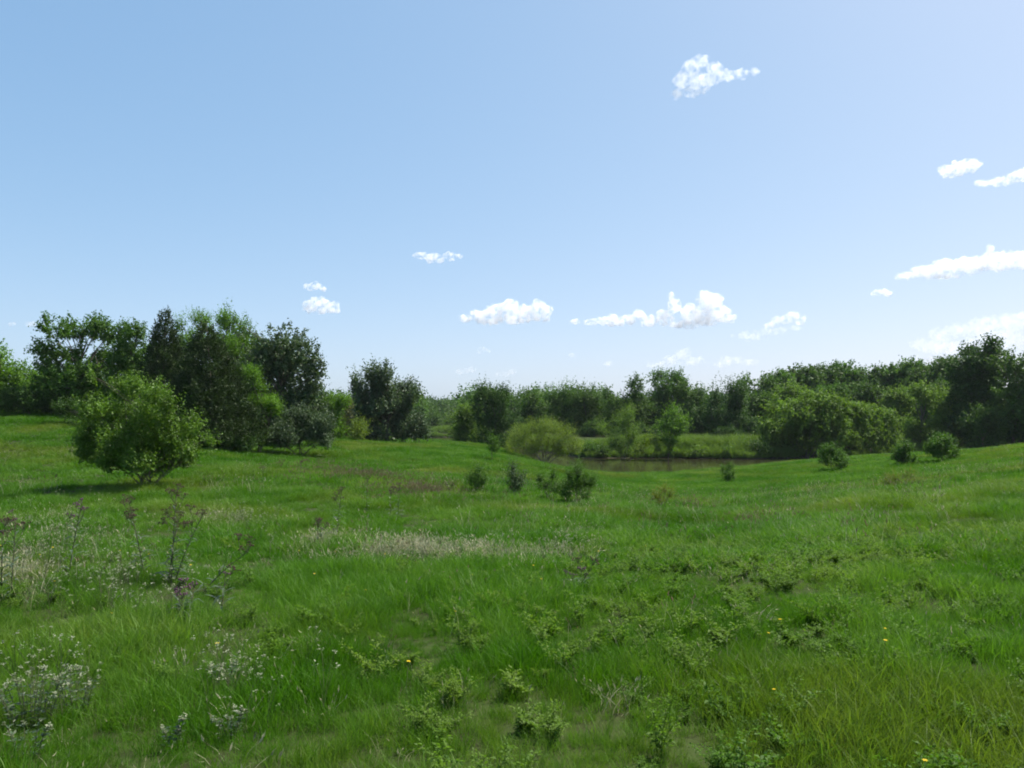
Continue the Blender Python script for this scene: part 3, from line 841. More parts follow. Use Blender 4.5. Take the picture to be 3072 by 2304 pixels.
plant('round_bush', 'largest meadow bush, farthest right below the wood', 'bush', 944, 58.5, [(940, 450, 10, 8), (951, 450, 9, 8), (946, 440, 9, 6), (936, 444, 6, 6), (956, 453, 6, 6)], 'cotton', 'leaf_mid', 119, leaf=0.12, multi=5, girth=0.025)
plant('yellow_weed_bush', 'sparse yellow-green bush in the meadow below the pond', 'bush', 661, 31, [(661, 500, 8, 6), (654, 494, 5, 5), (669, 493, 6, 5), (664, 488, 5, 3)], 'sprout', 'leaf_yellow', 120, leaf=0.06, multi=5, girth=0.015, cover=0.55)
plant('yellow_weed_bush', 'sparse yellow-green bush on the right slope below the meadow bushes', 'bush', 900, 38, [(895, 478, 8, 6), (908, 474, 8, 6), (914, 482, 6, 5), (886, 480, 5, 4)], 'sprout', 'leaf_yellow', 121, leaf=0.06, multi=5, girth=0.015, cover=0.45)

# ------------------------------------------------------------------ scattered ground cover (geometry-node instances)
def proto_collection(name, meshes):
    c = bpy.data.collections.new(name)
    for i, me in enumerate(meshes):
        c.objects.link(bpy.data.objects.new('%s_%02d' % (name, i), me))
    return c


def scatter(name, pts, yaw, tilt, scl, idx, tint, coll, label, cat):
    me = bpy.data.meshes.new(name)
    me.vertices.add(len(pts))
    me.vertices.foreach_set('co', np.asarray(pts, np.float32).ravel())
    a = me.attributes.new('rot', 'FLOAT_VECTOR', 'POINT')
    rot = np.stack([tilt[:, 0], tilt[:, 1], yaw], 1).astype(np.float32)
    a.data.foreach_set('vector', rot.ravel())
    a = me.attributes.new('scl', 'FLOAT', 'POINT'); a.data.foreach_set('value', scl.astype(np.float32))
    a = me.attributes.new('idx', 'INT', 'POINT'); a.data.foreach_set('value', idx.astype(np.int32))
    a = me.attributes.new('tint', 'FLOAT', 'POINT'); a.data.foreach_set('value', np.clip(tint, 0, 1).astype(np.float32))
    o = link(bpy.data.objects.new(name, me))
    ng = bpy.data.node_groups.new(name, 'GeometryNodeTree')
    ng.interface.new_socket('Geometry', in_out='INPUT', socket_type='NodeSocketGeometry')
    ng.interface.new_socket('Geometry', in_out='OUTPUT', socket_type='NodeSocketGeometry')
    n, l = ng.nodes, ng.links
    gi = n.new('NodeGroupInput'); go = n.new('NodeGroupOutput')
    iop = n.new('GeometryNodeInstanceOnPoints')
    ci = n.new('GeometryNodeCollectionInfo')
    ci.inputs['Collection'].default_value = coll
    ci.inputs['Separate Children'].default_value = True
    ci.inputs['Reset Children'].default_value = True
    iop.inputs['Pick Instance'].default_value = True

    def named(nm, ty):
        x = n.new('GeometryNodeInputNamedAttribute'); x.data_type = ty; x.inputs['Name'].default_value = nm
        return x.outputs['Attribute']
    l.new(gi.outputs[0], iop.inputs['Points'])
    l.new(ci.outputs[0], iop.inputs['Instance'])
    l.new(named('idx', 'INT'), iop.inputs['Instance Index'])
    er = n.new('FunctionNodeEulerToRotation')
    l.new(named('rot', 'FLOAT_VECTOR'), er.inputs[0]); l.new(er.outputs[0], iop.inputs['Rotation'])
    l.new(named('scl', 'FLOAT'), iop.inputs['Scale'])
    l.new(iop.outputs[0], go.inputs[0])
    md = o.modifiers.new('scatter', 'NODES'); md.node_group = ng
    tag(o, label, cat, kind='stuff')
    return o


def tuft(name, r, n, rad, h0, h1, w, seg, mat, bend=0.5, heads=None, stand=0.35):
    """a clump of grass blades; heads=(material, length, width) puts seed heads on a share of blades"""
    ang = r.random(n) * 2 * np.pi
    rr = rad * np.sqrt(r.random(n))
    base = np.stack([np.cos(ang) * rr, np.sin(ang) * rr, np.full(n, -0.03)], 1)
    h = h0 + (h1 - h0) * r.random(n) ** 1.3
    la = ang + r.normal(size=n) * 1.2
    lean = np.stack([np.cos(la), np.sin(la), np.zeros(n)], 1)
    out = h * (bend * r.random(n) + 0.12)
    sa = r.random(n) * 2 * np.pi
    side = np.stack([np.cos(sa), np.sin(sa), np.zeros(n)], 1)
    ww = w * (0.6 + 0.8 * r.random(n))
    V, Q, T = [], [], []
    per = seg * 2 + 1
    t = np.linspace(0, 1, seg + 1)
    for i, tt in enumerate(t):
        c = base + lean * (out * tt ** 2)[:, None] + np.array([0, 0, 1.0]) * (h * (tt - 0.25 * bend * tt ** 2))[:, None]
        if i < seg:
            wd = (ww * (1 - 0.55 * tt))[:, None] * 0.5
            V += [c - side * wd, c + side * wd]
        else:
            V.append(c)
    V = np.stack(V, 1)
    b = np.arange(n)[:, None] * per
    for i in range(seg - 1):
        Q.append(b + np.array([[2 * i, 2 * i + 1, 2 * i + 3, 2 * i + 2]]))
    T.append(b + np.array([[2 * seg - 2, 2 * seg - 1, 2 * seg]]))
    verts = V.reshape(-1, 3)
    faces = ([np.concatenate(Q)] if Q else []) + [np.concatenate(T)]
    me = None
    if heads:
        hm, hl, hw, share = heads
        m = r.random(n) < share
        tip = V[:, -1][m]; k = len(tip)
        ax = norm(lean[m] * 0.5 + np.array([0, 0, 0.9]) + r.normal(size=(k, 3)) * 0.2)
        hv = []; hq = []
        for rot in (0, 1):
            nr = norm(np.cross(ax, norm(r.normal(size=(k, 3)))))
            v, q = leaves_mesh(tip - ax * hl * 0.3, ax, nr, hl * (0.6 + 0.8 * r.random(k)), np.full(k, hw), 0.1)
            hv.append(v); hq.append(q + (len(verts) + sum(len(x) for x in hv[:-1])))
        nb = [len(f) for f in faces]
        verts = np.concatenate([verts] + hv)
        hq = np.concatenate(hq)
        faces = faces + [hq]
        me = mesh_np(name, verts, faces, mat)
        me.materials.append(hm)
        mi = np.concatenate([np.zeros(sum(nb), np.int32), np.ones(len(hq), np.int32)])
        me.polygons.foreach_set('material_index', mi)
    else:
        me = mesh_np(name, verts, faces, mat)
    return me


def forb(name, r, h, nst, mat, leaf=0.05):
    """a leafy weed: several stems with toothed-looking paired leaflets"""
    P, A, N, S = [], [], [], []
    paths = []
    for s in range(nst):
        a = r.random() * 6.28; ln = 0.35 + 0.9 * r.random()
        hh = h * (0.6 + 0.5 * r.random())
        top = np.array([math.cos(a) * hh * ln, math.sin(a) * hh * ln, hh])
        q = bez(np.array([math.cos(a) * .02, math.sin(a) * .02, -0.03]), np.array([top[0] * .25, top[1] * .25, hh * .6]), top, 8)
        paths.append((q, np.linspace(0.004, 0.0015, 8)))
        for j in range(2, 8):
            nl = 5
            for e in range(nl):
                b = r.random() * 6.28
                dirv = np.array([math.cos(b), math.sin(b), 0.25 + 0.3 * r.normal()])
                for f in range(3):
                    P.append(q[j] + dirv * leaf * 0.45 * f + r.normal(size=3) * 0.006); A.append(dirv + r.normal(size=3) * 0.5); N.append(np.array([0, 0, 1.0]) + r.normal(size=3) * 0.35)
                    S.append(leaf * (0.55 + 0.6 * r.random()) * (1.25 - 0.07 * j))
    S = np.array(S)
    lv, lq = leaves_mesh(np.array(P), np.array(A), norm(np.array(N)), S, S * 0.45)
    tv, tq = tubes(paths, 3)
    return mesh_np(name, np.concatenate([lv, tv]), np.concatenate([lq, tq + len(lv)]), mat)


def field(r, y0, y1, per_m2, amax=0.80, margin=2.5):
    """random ground points in the wedge of meadow between y0 and y1"""
    area = (amax * (y1 ** 2 - y0 ** 2)) + 2 * margin * (y1 - y0)
    n = int(area * per_m2)
    y = np.sqrt(r.random(n) * (y1 ** 2 - y0 ** 2) + y0 ** 2)
    x = (r.random(n) * 2 - 1) * (amax * y + margin)
    return x, y


def uv_of(x, y, z):
    return 512 + x / y * F, HOR - (z - EYE) / y * F


def finish(name, x, y, r, scl, idx, tint, coll, label, cat, tilt=0.12, zmin=-2.75):
    z = ground_z(x, y)
    ok = (z > zmin)
    x, y, z, scl, idx, tint = x[ok], y[ok], z[ok], scl[ok], idx[ok], tint[ok]
    n = len(x)
    return scatter(name, np.stack([x, y, z], 1), r.random(n) * 6.283, r.normal(size=(n, 2)) * tilt, scl, idx, tint, coll, label, cat)


r = np.random.default_rng(501)
near_c = proto_collection('near_tuft', [tuft('near_tuft', r, 50, 0.13, 0.12, 0.37, 0.0054, 3, M['blade'], bend=b_) for b_ in (.4, .5, .6, .7, .8, .9, 1.1)])
mid_c = proto_collection('mid_tuft', [tuft('mid_tuft', r, 44, 0.21, 0.14, 0.40, 0.0105, 3, M['blade'], bend=0.9) for _ in range(6)])
far_c = proto_collection('far_tuft', [tuft('far_tuft', r, 64, 0.46, 0.14, 0.34, 0.026, 2, M['blade'], bend=0.9) for _ in range(5)])


def tint_at(x, y, r, k=1.0):
    a = fbm2(x, y, 0.22, 21, 3); b = fbm2(x, y, 0.05, 22, 2)
    return np.clip((a - 0.50) * 2.2 + (b - 0.5) * 1.6 + r.normal(size=len(x)) * 0.12, 0, 0.6) * k


def height_at(x, y):
    a = fbm2(x, y, 0.45, 31, 3); b = fbm2(x, y, 1.3, 32, 2)
    c = fbm2(x, y, 0.8, 33, 2)
    return np.clip(0.50 + 0.75 * sstep(0.34, 0.66, a) + 0.8 * (b - 0.5) + 0.55 * sstep(0.5, 0.75, c) - 0.25 * sstep(0.5, 0.3, c), 0.34, 1.3)


x, y = field(r, 3.4, 13.5, 70)
bare = fbm2(x, y, 0.9, 41, 3)
ok = (bare > 0.39) | (r.random(len(x)) < 0.34)
x, y = x[ok], y[ok]
finish('meadow_grass', x, y, r, height_at(x, y) * (0.8 + 0.4 * r.random(len(x))), r.integers(0, 7, len(x)), tint_at(x, y, r), near_c, 'lush green grass of the near meadow', 'grass')
x, y = field(r, 3.2, 10, 45)
finish('short_grass', x, y, r, 0.26 + 0.2 * r.random(len(x)), r.integers(0, 7, len(x)), tint_at(x, y, r) * 0.6, near_c, 'short turf between the near tussocks', 'grass', tilt=0.25)
x, y = field(r, 13, 33, 30, 0.76)
finish('meadow_grass', x, y, r, height_at(x, y) * (0.8 + 0.4 * r.random(len(x))), r.integers(0, 6, len(x)), tint_at(x, y, r), mid_c, 'bright green grass up to the meadow crest', 'grass')
x, y = field(r, 32, 112, 7.0, 0.72)
finish('meadow_grass', x, y, r, (0.75 + 0.4 * (height_at(x, y) - 0.55)) * (0.8 + 0.4 * r.random(len(x))), r.integers(0, 5, len(x)), tint_at(x, y, r), far_c, 'smooth green grass of the far meadow slopes', 'grass')

# tall pale grass on the far bank
bank_c = proto_collection('bank_tuft', [tuft('bank_tuft', r, 70, 0.6, 0.6, 1.35, 0.05, 2, M['blade_bank'], bend=0.8) for _ in range(4)])
n = 9000
x = r.uniform(-75, 150, n); y = far_shore(x) - 0.5 + 14 * r.random(n) ** 1.5
hb = fbm2(x, y, 0.12, 51, 3)
finish('bank_grass', x, y, r, (0.45 + 0.9 * sstep(0.35, 0.65, hb)) * (0.7 + 0.6 * r.random(n)), r.integers(0, 4, n), fbm2(x, y, 0.3, 52, 2) * 1.5 - 0.45, bank_c, 'tall pale grass along the far bank of the pond', 'grass', zmin=-3.05)

# straw coloured dry grass patches
dry_c = proto_collection('dry_tuft', [tuft('dry_tuft', r, 16, 0.2, 0.20, 0.46, 0.0075, 3, M['blade_dry'], bend=0.9, heads=(M['blade_dry'], 0.07, 0.018, 0.5)) for _ in range(5)])


def patch(r, n, boxes):
    """points over patches given as (column, row, half columns, half rows) on the meadow, found on the ground by distance"""
    X, Y = [], []
    tot = sum(b[4] for b in boxes)
    for (u, v, ru, rv, wgt) in boxes:
        k = int(n * wgt / tot)
        a = r.random(k) * 6.283; q = np.minimum(np.abs(r.normal(size=k)) * 0.62, 1.7)
        uu = u + ru * q * np.cos(a); vv = v + rv * q * np.sin(a)
        # walk the sight line to the ground
        y = np.full(k, 5.0); done = np.zeros(k, bool)
        for step in np.geomspace(5, 105, 160):
            xx = (uu - 512) / F * step; zz = EYE + (HOR - vv) / F * step
            hit = (~done) & (zz < ground_z(xx, np.full(k, step), False) + 0.12)
            y[hit] = step; done |= hit
        y = y[done]; uu = uu[done]
        X.append((uu - 512) / F * y); Y.append(y + r.normal(size=len(y)) * 0.02 * y)
    return np.concatenate(X), np.concatenate(Y)


x, y = patch(r, 800, [(395, 548, 85, 11, 1.0), (480, 552, 60, 10, 0.5), (330, 540, 35, 8, 0.4), (60, 520, 90, 30, 0.55), (20, 560, 60, 25, .2), (220, 520, 50, 12, 0.3), (570, 535, 60, 14, 0.18), (545, 560, 40, 10, 0.2)])
finish('dry_grass', x, y, r, 0.55 + 0.6 * r.random(len(x)), r.integers(0, 5, len(x)), r.random(len(x)) ** 2 * 0.8, dry_c, 'straw coloured dry grass patches in the green meadow', 'dry grass')
x, y = field(r, 4, 16, 1.6)
ok = fbm2(x, y, 0.5, 61, 2) > 0.52
x, y = x[ok], y[ok]
finish('dry_grass', x, y, r, 0.4 + 0.5 * r.random(len(x)), r.integers(0, 5, len(x)), 0.2 + 0.7 * r.random(len(x)), dry_c, 'scattered dry stalks among the near green grass', 'dry grass')

# single dead stalks and seed heads standing over the green
stalk_c = proto_collection('seed_stalk', [tuft('seed_stalk', r, 5, 0.25, 0.35, 0.62, 0.006, 3, M['blade_dry'], bend=0.5, heads=(M['seed_purple'] if k % 2 else M['blade_dry'], 0.08, 0.02, 0.8)) for k in range(5)])
x, y = field(r, 6, 45, 1.1, 0.76)
ok = (fbm2(x, y, 0.2, 63, 3) > 0.5)
x, y = x[ok], y[ok]
finish('dry_stalks', x, y, r, (0.6 + 0.6 * r.random(len(x))) * np.clip(y / 14, 0.8, 1.2), r.integers(0, 5, len(x)), 0.1 + 0.6 * r.random(len(x)), stalk_c, 'thin dead stalks and seed heads over the green grass', 'dry stalks')

# purplish seeding grass on the slope in the middle
pur_c = proto_collection('seed_tuft', [tuft('seed_tuft', r, 22, 0.2, 0.25, 0.55, 0.010, 2, M['blade'], bend=0.5, heads=(M['seed_purple'], 0.13, 0.028, 0.45)) for _ in range(4)])
x, y = patch(r, 400, [(370, 478, 85, 9, 1.0), (425, 492, 70, 10, 1.0), (330, 468, 60, 7, .5), (690, 505, 60, 10, .12), (760, 520, 50, 10, .08)])
finish('seeding_grass', x, y, r, 0.6 + 0.5 * r.random(len(x)), r.integers(0, 4, len(x)), r.random(len(x)) * 0.5, pur_c, 'purplish seeding grass band across the mid meadow', 'grass')

# leafy weeds through the near meadow, thickest at the right
forb_c = proto_collection('leafy_weed', [forb('leafy_weed', r, h_, k_, M['forb'], l_) for h_, k_, l_ in ((0.22, 6, .036), (0.30, 4, .05), (0.16, 8, .028), (0.36, 3, .042), (0.2, 5, .06))])
x, y = field(r, 3.6, 18, 6.5)
dens = sstep(-0.30, 0.35, x / y) * 0.85 + 0.12
ok = (fbm2(x, y, 0.45, 71, 3) + 0.28 * dens > 0.63) & (r.random(len(x)) < 0.25 + 0.75 * dens)
x, y = x[ok], y[ok]
finish('leafy_weeds', x, y, r, 0.5 + 0.65 * r.random(len(x)), r.integers(0, 5, len(x)), fbm2(x, y, 0.6, 72, 2) * 1.4 - 0.4, forb_c, 'low leafy weeds spreading through the near grass', 'weeds')

# tiny yellow flowers
def yellow_flower(name, r):
    P, A, N, S = [], [], [], []
    q = bez(np.array([0, 0, -.03]), np.array([.02, 0, .15]), np.array([.03, .01, .30]), 5)
    for k in range(6):
        a = k * 1.047
        P.append(q[-1]); A.append([math.cos(a), math.sin(a), 0.35]); N.append([-math.cos(a) * .35, -math.sin(a) * .35, 1]); S.append(0.018)
    S = np.array(S)
    lv, lq = leaves_mesh(np.array(P), np.array(A), norm(np.array(N)), S, S * 0.9)
    tv, tq = tubes([(q, np.linspace(.002, .0012, 5))], 3)
    me = mesh_np(name, np.concatenate([lv, tv]), np.concatenate([lq, tq + len(lv)]), M['flower_yellow'])
    me.materials.append(M['stem'])
    me.polygons.foreach_set('material_index', np.array([0] * len(lq) + [1] * len(tq), np.int32))
    return me


yel_c = proto_collection('yellow_flower', [yellow_flower('yellow_flower', r)])
x, y = field(r, 4, 16, 0.22)
finish('yellow_flowers', x, y, r, 0.8 + 0.5 * r.random(len(x)), np.zeros(len(x), int), np.zeros(len(x)), yel_c, 'tiny yellow flowers dotted through the near grass', 'wildflowers')

# pale flower heads flecked through the left of the meadow
def pale_sprig(name, r):
    P, A, N, S, paths = [], [], [], [], []
    for k in range(4):
        a = r.random() * 6.283; q = 0.05 + 0.1 * r.random(); h = 0.28 + 0.2 * r.random()
        e = np.array([math.cos(a) * q, math.sin(a) * q, h])
        paths.append((bez(np.array([0, 0, -.03]), np.array([0, 0, h * .6]), e, 5), np.linspace(.002, .0012, 5)))
        for j in range(7):
            b = r.random() * 6.283
            P.append(e + r.normal(size=3) * 0.008); A.append([math.cos(b), math.sin(b), 0.2 + 0.5 * r.random()]); N.append([r.normal() * .3, r.normal() * .3, 1]); S.append(0.022 * (.6 + .7 * r.random()))
    S = np.array(S)
    lv, lq = leaves_mesh(np.array(P), np.array(A, float), norm(np.array(N, float)), S, S * 0.5)
    tv, tq = tubes(paths, 3)
    me = mesh_np(name, np.concatenate([lv, tv]), np.concatenate([lq, tq + len(lv)]), M['flower_white'])
    me.materials.append(M['stem'])
    me.polygons.foreach_set('material_index', np.array([0] * len(lq) + [1] * len(tq), np.int32))
    return me


fleck_c = proto_collection('pale_sprig', [pale_sprig('pale_sprig', r) for _ in range(4)])
x, y = patch(r, 420, [(60, 545, 80, 40, 1.0), (120, 590, 90, 30, 0.5), (45, 700, 70, 35, 0.16), (240, 690, 90, 45, 0.16), (420, 560, 110, 14, 0.5), (240, 525, 60, 16, 0.4), (560, 560, 60, 20, 0.2)])
finish('pale_wildflowers', x, y, r, 0.7 + 0.6 * r.random(len(x)), r.integers(0, 4, len(x)), np.zeros(len(x)), fleck_c, 'pale wildflower heads flecked through the left of the meadow', 'wildflowers')

# undergrowth at the foot of the far wood, and the woods on the horizon
def bush_proto(name, r, mat, w, h, leaf, cap):
    lob = [(np.array([r.normal() * w * .35, r.normal() * w * .35, h * (.3 + .5 * r.random())]), np.array([w * .42, w * .42, h * .34])) for _ in range(7)]
    (v, q), _ = crown_np(lob, leaf, 'broad', r, 1.0, cap)
    return mesh_np(name, v, q, mat)


und_c = proto_collection('undergrowth_bush', [bush_proto('undergrowth_bush', r, M[['leaf_dark', 'leaf_forest', 'leaf_dark'][k]], 4.5, 4.0, 0.24, 5000) for k in range(3)])
n = 420
x = r.uniform(-6, 165, n); y = far_shore(x) + 16 + 55 * r.random(n)
finish('undergrowth', x, y, r, 0.5 + 0.5 * r.random(n) * np.where(x < 45, 0.7, 1.1), r.integers(0, 3, n), np.zeros(n), und_c, 'dark undergrowth filling the far wood between its trunks', 'undergrowth', tilt=0.03)

woods_c = proto_collection('distant_tree', [bush_proto('distant_tree', r, M[['leaf_forest', 'leaf_dark', 'leaf_mid'][k]], 11, 12, 0.8, 1400) for k in range(3)])
n = 4200
y = 260 + 2500 * r.random(n) ** 1.6; x = (r.random(n) * 2 - 1) * y * 0.85
x = np.where(r.random(n) < 0.35, -y * (0.02 + 0.13 * r.random(n)), x)
ok = ~((y < 420) & (np.abs(x + 0.085 * y) < 12))
x, y = x[ok], y[ok]; n = len(x)
finish('distant_woods', x, y, r, 0.55 + 0.5 * r.random(n), r.integers(0, 3, n), np.zeros(n), woods_c, 'hazy woods covering the low hills on the horizon', 'woods', tilt=0.03)


# ------------------------------------------------------------------ tall weeds of the near meadow
def lance_leaf(name, r, L=0.16, W=0.022, arch=0.5):
    k = 6
    t = np.linspace(0, 1, k)
    c = np.stack([L * t, 0 * t, L * (0.45 * t - arch * 1.1 * t ** 2)], 1)
    w = W * np.sin(np.pi * (0.08 + 0.92 * t)) ** 0.7
    w[-1] = 0.001
    l = c + np.stack([0 * t, w / 2, w * 0.12], 1); rr = c + np.stack([0 * t, -w / 2, w * 0.12], 1)
    v = np.concatenate([l, c, rr])
    a = np.arange(k - 1)
    q = np.concatenate([np.stack([a, a + 1, a + 1 + k, a + k], 1), np.stack([a + k, a + 1 + k, a + 1 + 2 * k, a + 2 * k], 1)])
    return mesh_np(name, v, q, M['ironweed_leaf'], True)


r = np.random.default_rng(900)
LANCE = [lance_leaf('leaf', r, 0.21, 0.034, a) for a in (0.35, 0.55, 0.8)]


def bud(c, rad, r):
    """small lumpy octahedral flower bud, verts and tris"""
    d = np.array([[1, 0, 0], [0, 1, 0], [-1, 0, 0], [0, -1, 0], [0, 0, 1.2], [0, 0, -0.9]])
    v = c + d * rad * (0.8 + 0.4 * r.random((6, 1)))
    f = np.array([[0, 1, 4], [1, 2, 4], [2, 3, 4], [3, 0, 4], [1, 0, 5], [2, 1, 5], [3, 2, 5], [0, 3, 5]])
    return v, f


def flower_head(name, r, R=0.09, n=18, mat='flower_brown'):
    """flat-topped cluster of buds on forked stalks"""
    V, Fc, paths, b = [], [], [], 0
    for k in range(n):
        a = r.random() * 6.283; q = R * math.sqrt(r.random())
        c = np.array([math.cos(a) * q, math.sin(a) * q, R * (0.9 + 0.35 * r.random()) - 0.3 * q])
        v, f = bud(c, 0.008 + 0.005 * r.random(), r)
        V.append(v); Fc.append(f + b); b += 6
        paths.append((bez(np.zeros(3), np.array([c[0] * .35, c[1] * .35, c[2] * .6]), c, 4), np.linspace(0.0022, 0.0012, 4)))
    tv, tq = tubes(paths, 3)
    me = mesh_np(name, np.concatenate(V + [tv]), [np.concatenate(Fc), tq + b], M[mat])
    me.materials.append(M['stem'])
    me.polygons.foreach_set('material_index', np.array([0] * (8 * n) + [1] * len(tq), np.int32))
    return me


HEADS = [flower_head('flower_head', r) for _ in range(3)]
PINK = [flower_head('flower_head', r, 0.06, 12, 'flower_pink') for _ in range(2)]


def ironweed(label, stems, d, leaves=16, heads=3, pink=0, seed=0, dense=1.15, girth=0.009, group='tall weeds in the near meadow'):
    """stems: list of (base column, top column, top row); stands d metres away"""
    r = np.random.default_rng(seed)
    ub = np.mean([s[0] for s in stems])
    bx = (ub - 512) / F * d
    base = np.array([bx, d, gz(bx, d)])
    root = empty('tall_weed', base); tag(root, label, 'weed', group)
    for (u0, u1, v1) in stems:
        a = np.array([(u0 - ub) * d / F, r.normal() * 0.05, -0.04])
        e = pix(u1, v1, d) - base + np.array([0, r.normal() * 0.12, 0])
        e = e - np.array([0, 0, 0.07])
        q = bez(a, (a * .55 + e * .45) + np.array([(a[0] - e[0]) * .12, 0, 0.05 * e[2]]), e, 12)
        L = np.linalg.norm(np.diff(q, axis=0), axis=1).sum()
        paths = [(q, np.linspace(girth, girth * .5, 12))]
        tips = [e]
        for h in range(heads - 1):
            s0 = q[r.integers(8, 11)]
            aa = r.random() * 6.283
            t = s0 + np.array([math.cos(aa) * .11, math.sin(aa) * .11, 0.10 + 0.14 * r.random()])
            paths.append((bez(s0, s0 * .5 + t * .5 + np.array([math.cos(aa), math.sin(aa), 0]) * .03, t, 5), np.linspace(girth * .5, girth * .3, 5)))
            tips.append(t)
        tv, tq = tubes(paths, 6)
        obj_np('stem', tv, tq, M['stem'], root, smooth=True)
        leaves_n = int(leaves * 1.7)
        for i in range(leaves_n):
            t = 0.08 + 0.80 * i / leaves_n
            p = q[int(t * 11)] * (1 - (t * 11) % 1) + q[min(11, int(t * 11) + 1)] * ((t * 11) % 1)
            o = link(bpy.data.objects.new('leaf', LANCE[r.integers(3)]), root)
            o.location = p
            s = (1.15 - 0.7 * t) * (0.8 + 0.4 * r.random()) * dense
            o.scale = (s, s, s)
            o.rotation_euler = (r.normal() * 0.15, -0.25 + r.normal() * 0.2, i * 2.4 + r.normal() * 0.3)
        for k, t in enumerate(tips):
            src = PINK[r.integers(2)] if k < pink else HEADS[r.integers(3)]
            o = link(bpy.data.objects.new('flower_head', src), root)
            o.location = t - (0, 0, 0.01)
            s = 0.75 + 0.5 * r.random()
            o.scale = (s, s, s)
            o.rotation_euler = (r.normal() * 0.25, r.normal() * 0.25, r.random() * 6.28)
    return root


ironweed('tall weed with brown flower clusters standing alone in mid meadow', [(336, 341, 488)], 20, leaves=20, heads=7, seed=1, girth=0.008)
ironweed('clump of tall brown-headed weed stems fanning from one foot', [(171, 178, 490), (170, 176, 512), (173, 200, 514)], 12, leaves=14, heads=6, seed=2, dense=1.1)
ironweed('straight tall weed just left of the fanning clump', [(143, 139, 497)], 12.2, leaves=16, heads=6, seed=3)
ironweed('bent weed stem leaning far right with dark head', [(203, 248, 547)], 11.6, leaves=8, heads=3, seed=4)
ironweed('pink-flowered tall weed left of the brown-headed ones', [(69, 88, 497)], 12.0, leaves=14, heads=6, pink=6, seed=5)
ironweed('pinkish tall weed at the left edge', [(8, 6, 520), (2, -4, 530)], 11, leaves=12, heads=5, pink=2, seed=6)
ironweed('short purple-headed weed left of the lone mid-meadow weed', [(318, 317, 521), (321, 322, 526)], 18.5, leaves=10, heads=4, pink=1, seed=7)
ironweed('thin dark weed stalk in front of the seeding grass', [(367, 368, 478)], 26, leaves=6, heads=2, seed=8)
ironweed('two-headed low weed by the thin dark stalk', [(391, 390, 490), (398, 400, 488)], 25, leaves=8, heads=4, seed=9)
ironweed('dark dead weed below the seeding grass, nearest the saplings', [(450, 450, 488)], 30, leaves=6, heads=4, seed=10)
ironweed('low pink thistle clump below the fanning weeds', [(178, 174, 590), (186, 186, 586), (181, 182, 593)], 9.8, leaves=10, heads=2, pink=2, seed=11)
ironweed('low pink-flowered weed beside the leaning stem', [(221, 222, 573)], 10.4, leaves=8, heads=2, pink=1, seed=12)
ironweed('silvery weed with pink flowers in the right mid meadow', [(578, 583, 566), (574, 572, 572)], 11.5, leaves=16, heads=3, pink=2, seed=13, dense=1.2)
ironweed('small dark weed left of the big shrub foot', [(262, 264, 466)], 33, leaves=6, heads=4, seed=14)
ironweed('dark weed stalk behind the purple band near the grove', [(300, 302, 462)], 38, leaves=5, heads=4, seed=15)


# pale flowering weeds at the lower left
def pale_head(name, r):
    P, A, N, S = [], [], [], []
    for t in range(3):
        for k in range(6):
            a = r.random() * 6.283
            P.append([0, 0, -0.022 * t]); A.append([math.cos(a), math.sin(a), 0.15 + 0.5 * r.random()]); N.append([r.normal() * .3, r.normal() * .3, 1]); S.append(0.044 * (0.5 + 0.25 * t) * (.7 + .6 * r.random()))
    S = np.array(S)
    v, q = leaves_mesh(np.array(P, float), np.array(A), norm(np.array(N)), S, S * 0.42)
    return mesh_np(name, v, q, M['flower_white'])


PALE = [pale_head('flower_head', r) for _ in range(3)]


def pale_weed(label, u, v, d, n, spread, h, seed):
    r = np.random.default_rng(seed)
    bx = (u - 512) / F * d
    base = np.array([bx, d, gz(bx, d)])
    root = empty('pale_weed', base); tag(root, label, 'weed', 'pale flowering weeds at the lower left')
    paths, LV = [], []
    for k in range(n):
        a = r.random() * 6.283; q = spread * math.sqrt(r.random())
        hh = h * (0.7 + 0.5 * r.random())
        s = np.array([math.cos(a) * q * .5, math.sin(a) * q * .5, -0.04]); e = np.array([math.cos(a) * q, math.sin(a) * q, hh])
        c = bez(s, np.array([s[0], s[1], hh * .5]), e, 7)
        paths.append((c, np.linspace(.0035, .002, 7)))
        o = link(bpy.data.objects.new('flower_head', PALE[r.integers(3)]), root)
        o.location = e; sc = 0.45 + 0.5 * r.random(); o.scale = (sc, sc, sc)
        o.rotation_euler = (r.normal() * .3, r.normal() * .3, r.random() * 6.28)
        for j in range(1, 6):
            for f in range(4):
                b = r.random() * 6.28
                LV.append((c[j], [math.cos(b), math.sin(b), 0.4], [r.normal() * .3, r.normal() * .3, 1], 0.05 * (.7 + .6 * r.random())))
    tv, tq = tubes(paths, 4)
    obj_np('stems', tv, tq, M['stem'], root)
    S = np.array([x[3] for x in LV])
    v_, q_ = leaves_mesh(np.array([x[0] for x in LV]), np.array([x[1] for x in LV], float), norm(np.array([x[2] for x in LV], float)), S, S * 0.32)
    obj_np('foliage', v_, q_, M['ironweed_leaf'], root)
    return root


pale_weed('largest pale-flowered weed clump in the lower left corner', 30, 735, 6.6, 20, 0.30, 0.42, 1)
pale_weed('pale-flowered weed clump beside the corner one', 75, 730, 6.9, 11, 0.18, 0.36, 2)
pale_weed('pale weed by the bottom edge in the left corner', 28, 768, 5.9, 6, 0.16, 0.25, 3)
pale_weed('small pale weed left of the bottom middle', 172, 742, 6.1, 5, 0.12, 0.22, 4)
pale_weed('pale bright-leaved weed near the bottom, right of the small one', 232, 745, 6.3, 8, 0.14, 0.24, 5)
pale_weed('pale weed in the grass above the bright-leaved one', 222, 690, 7.5, 9, 0.20, 0.26, 6)


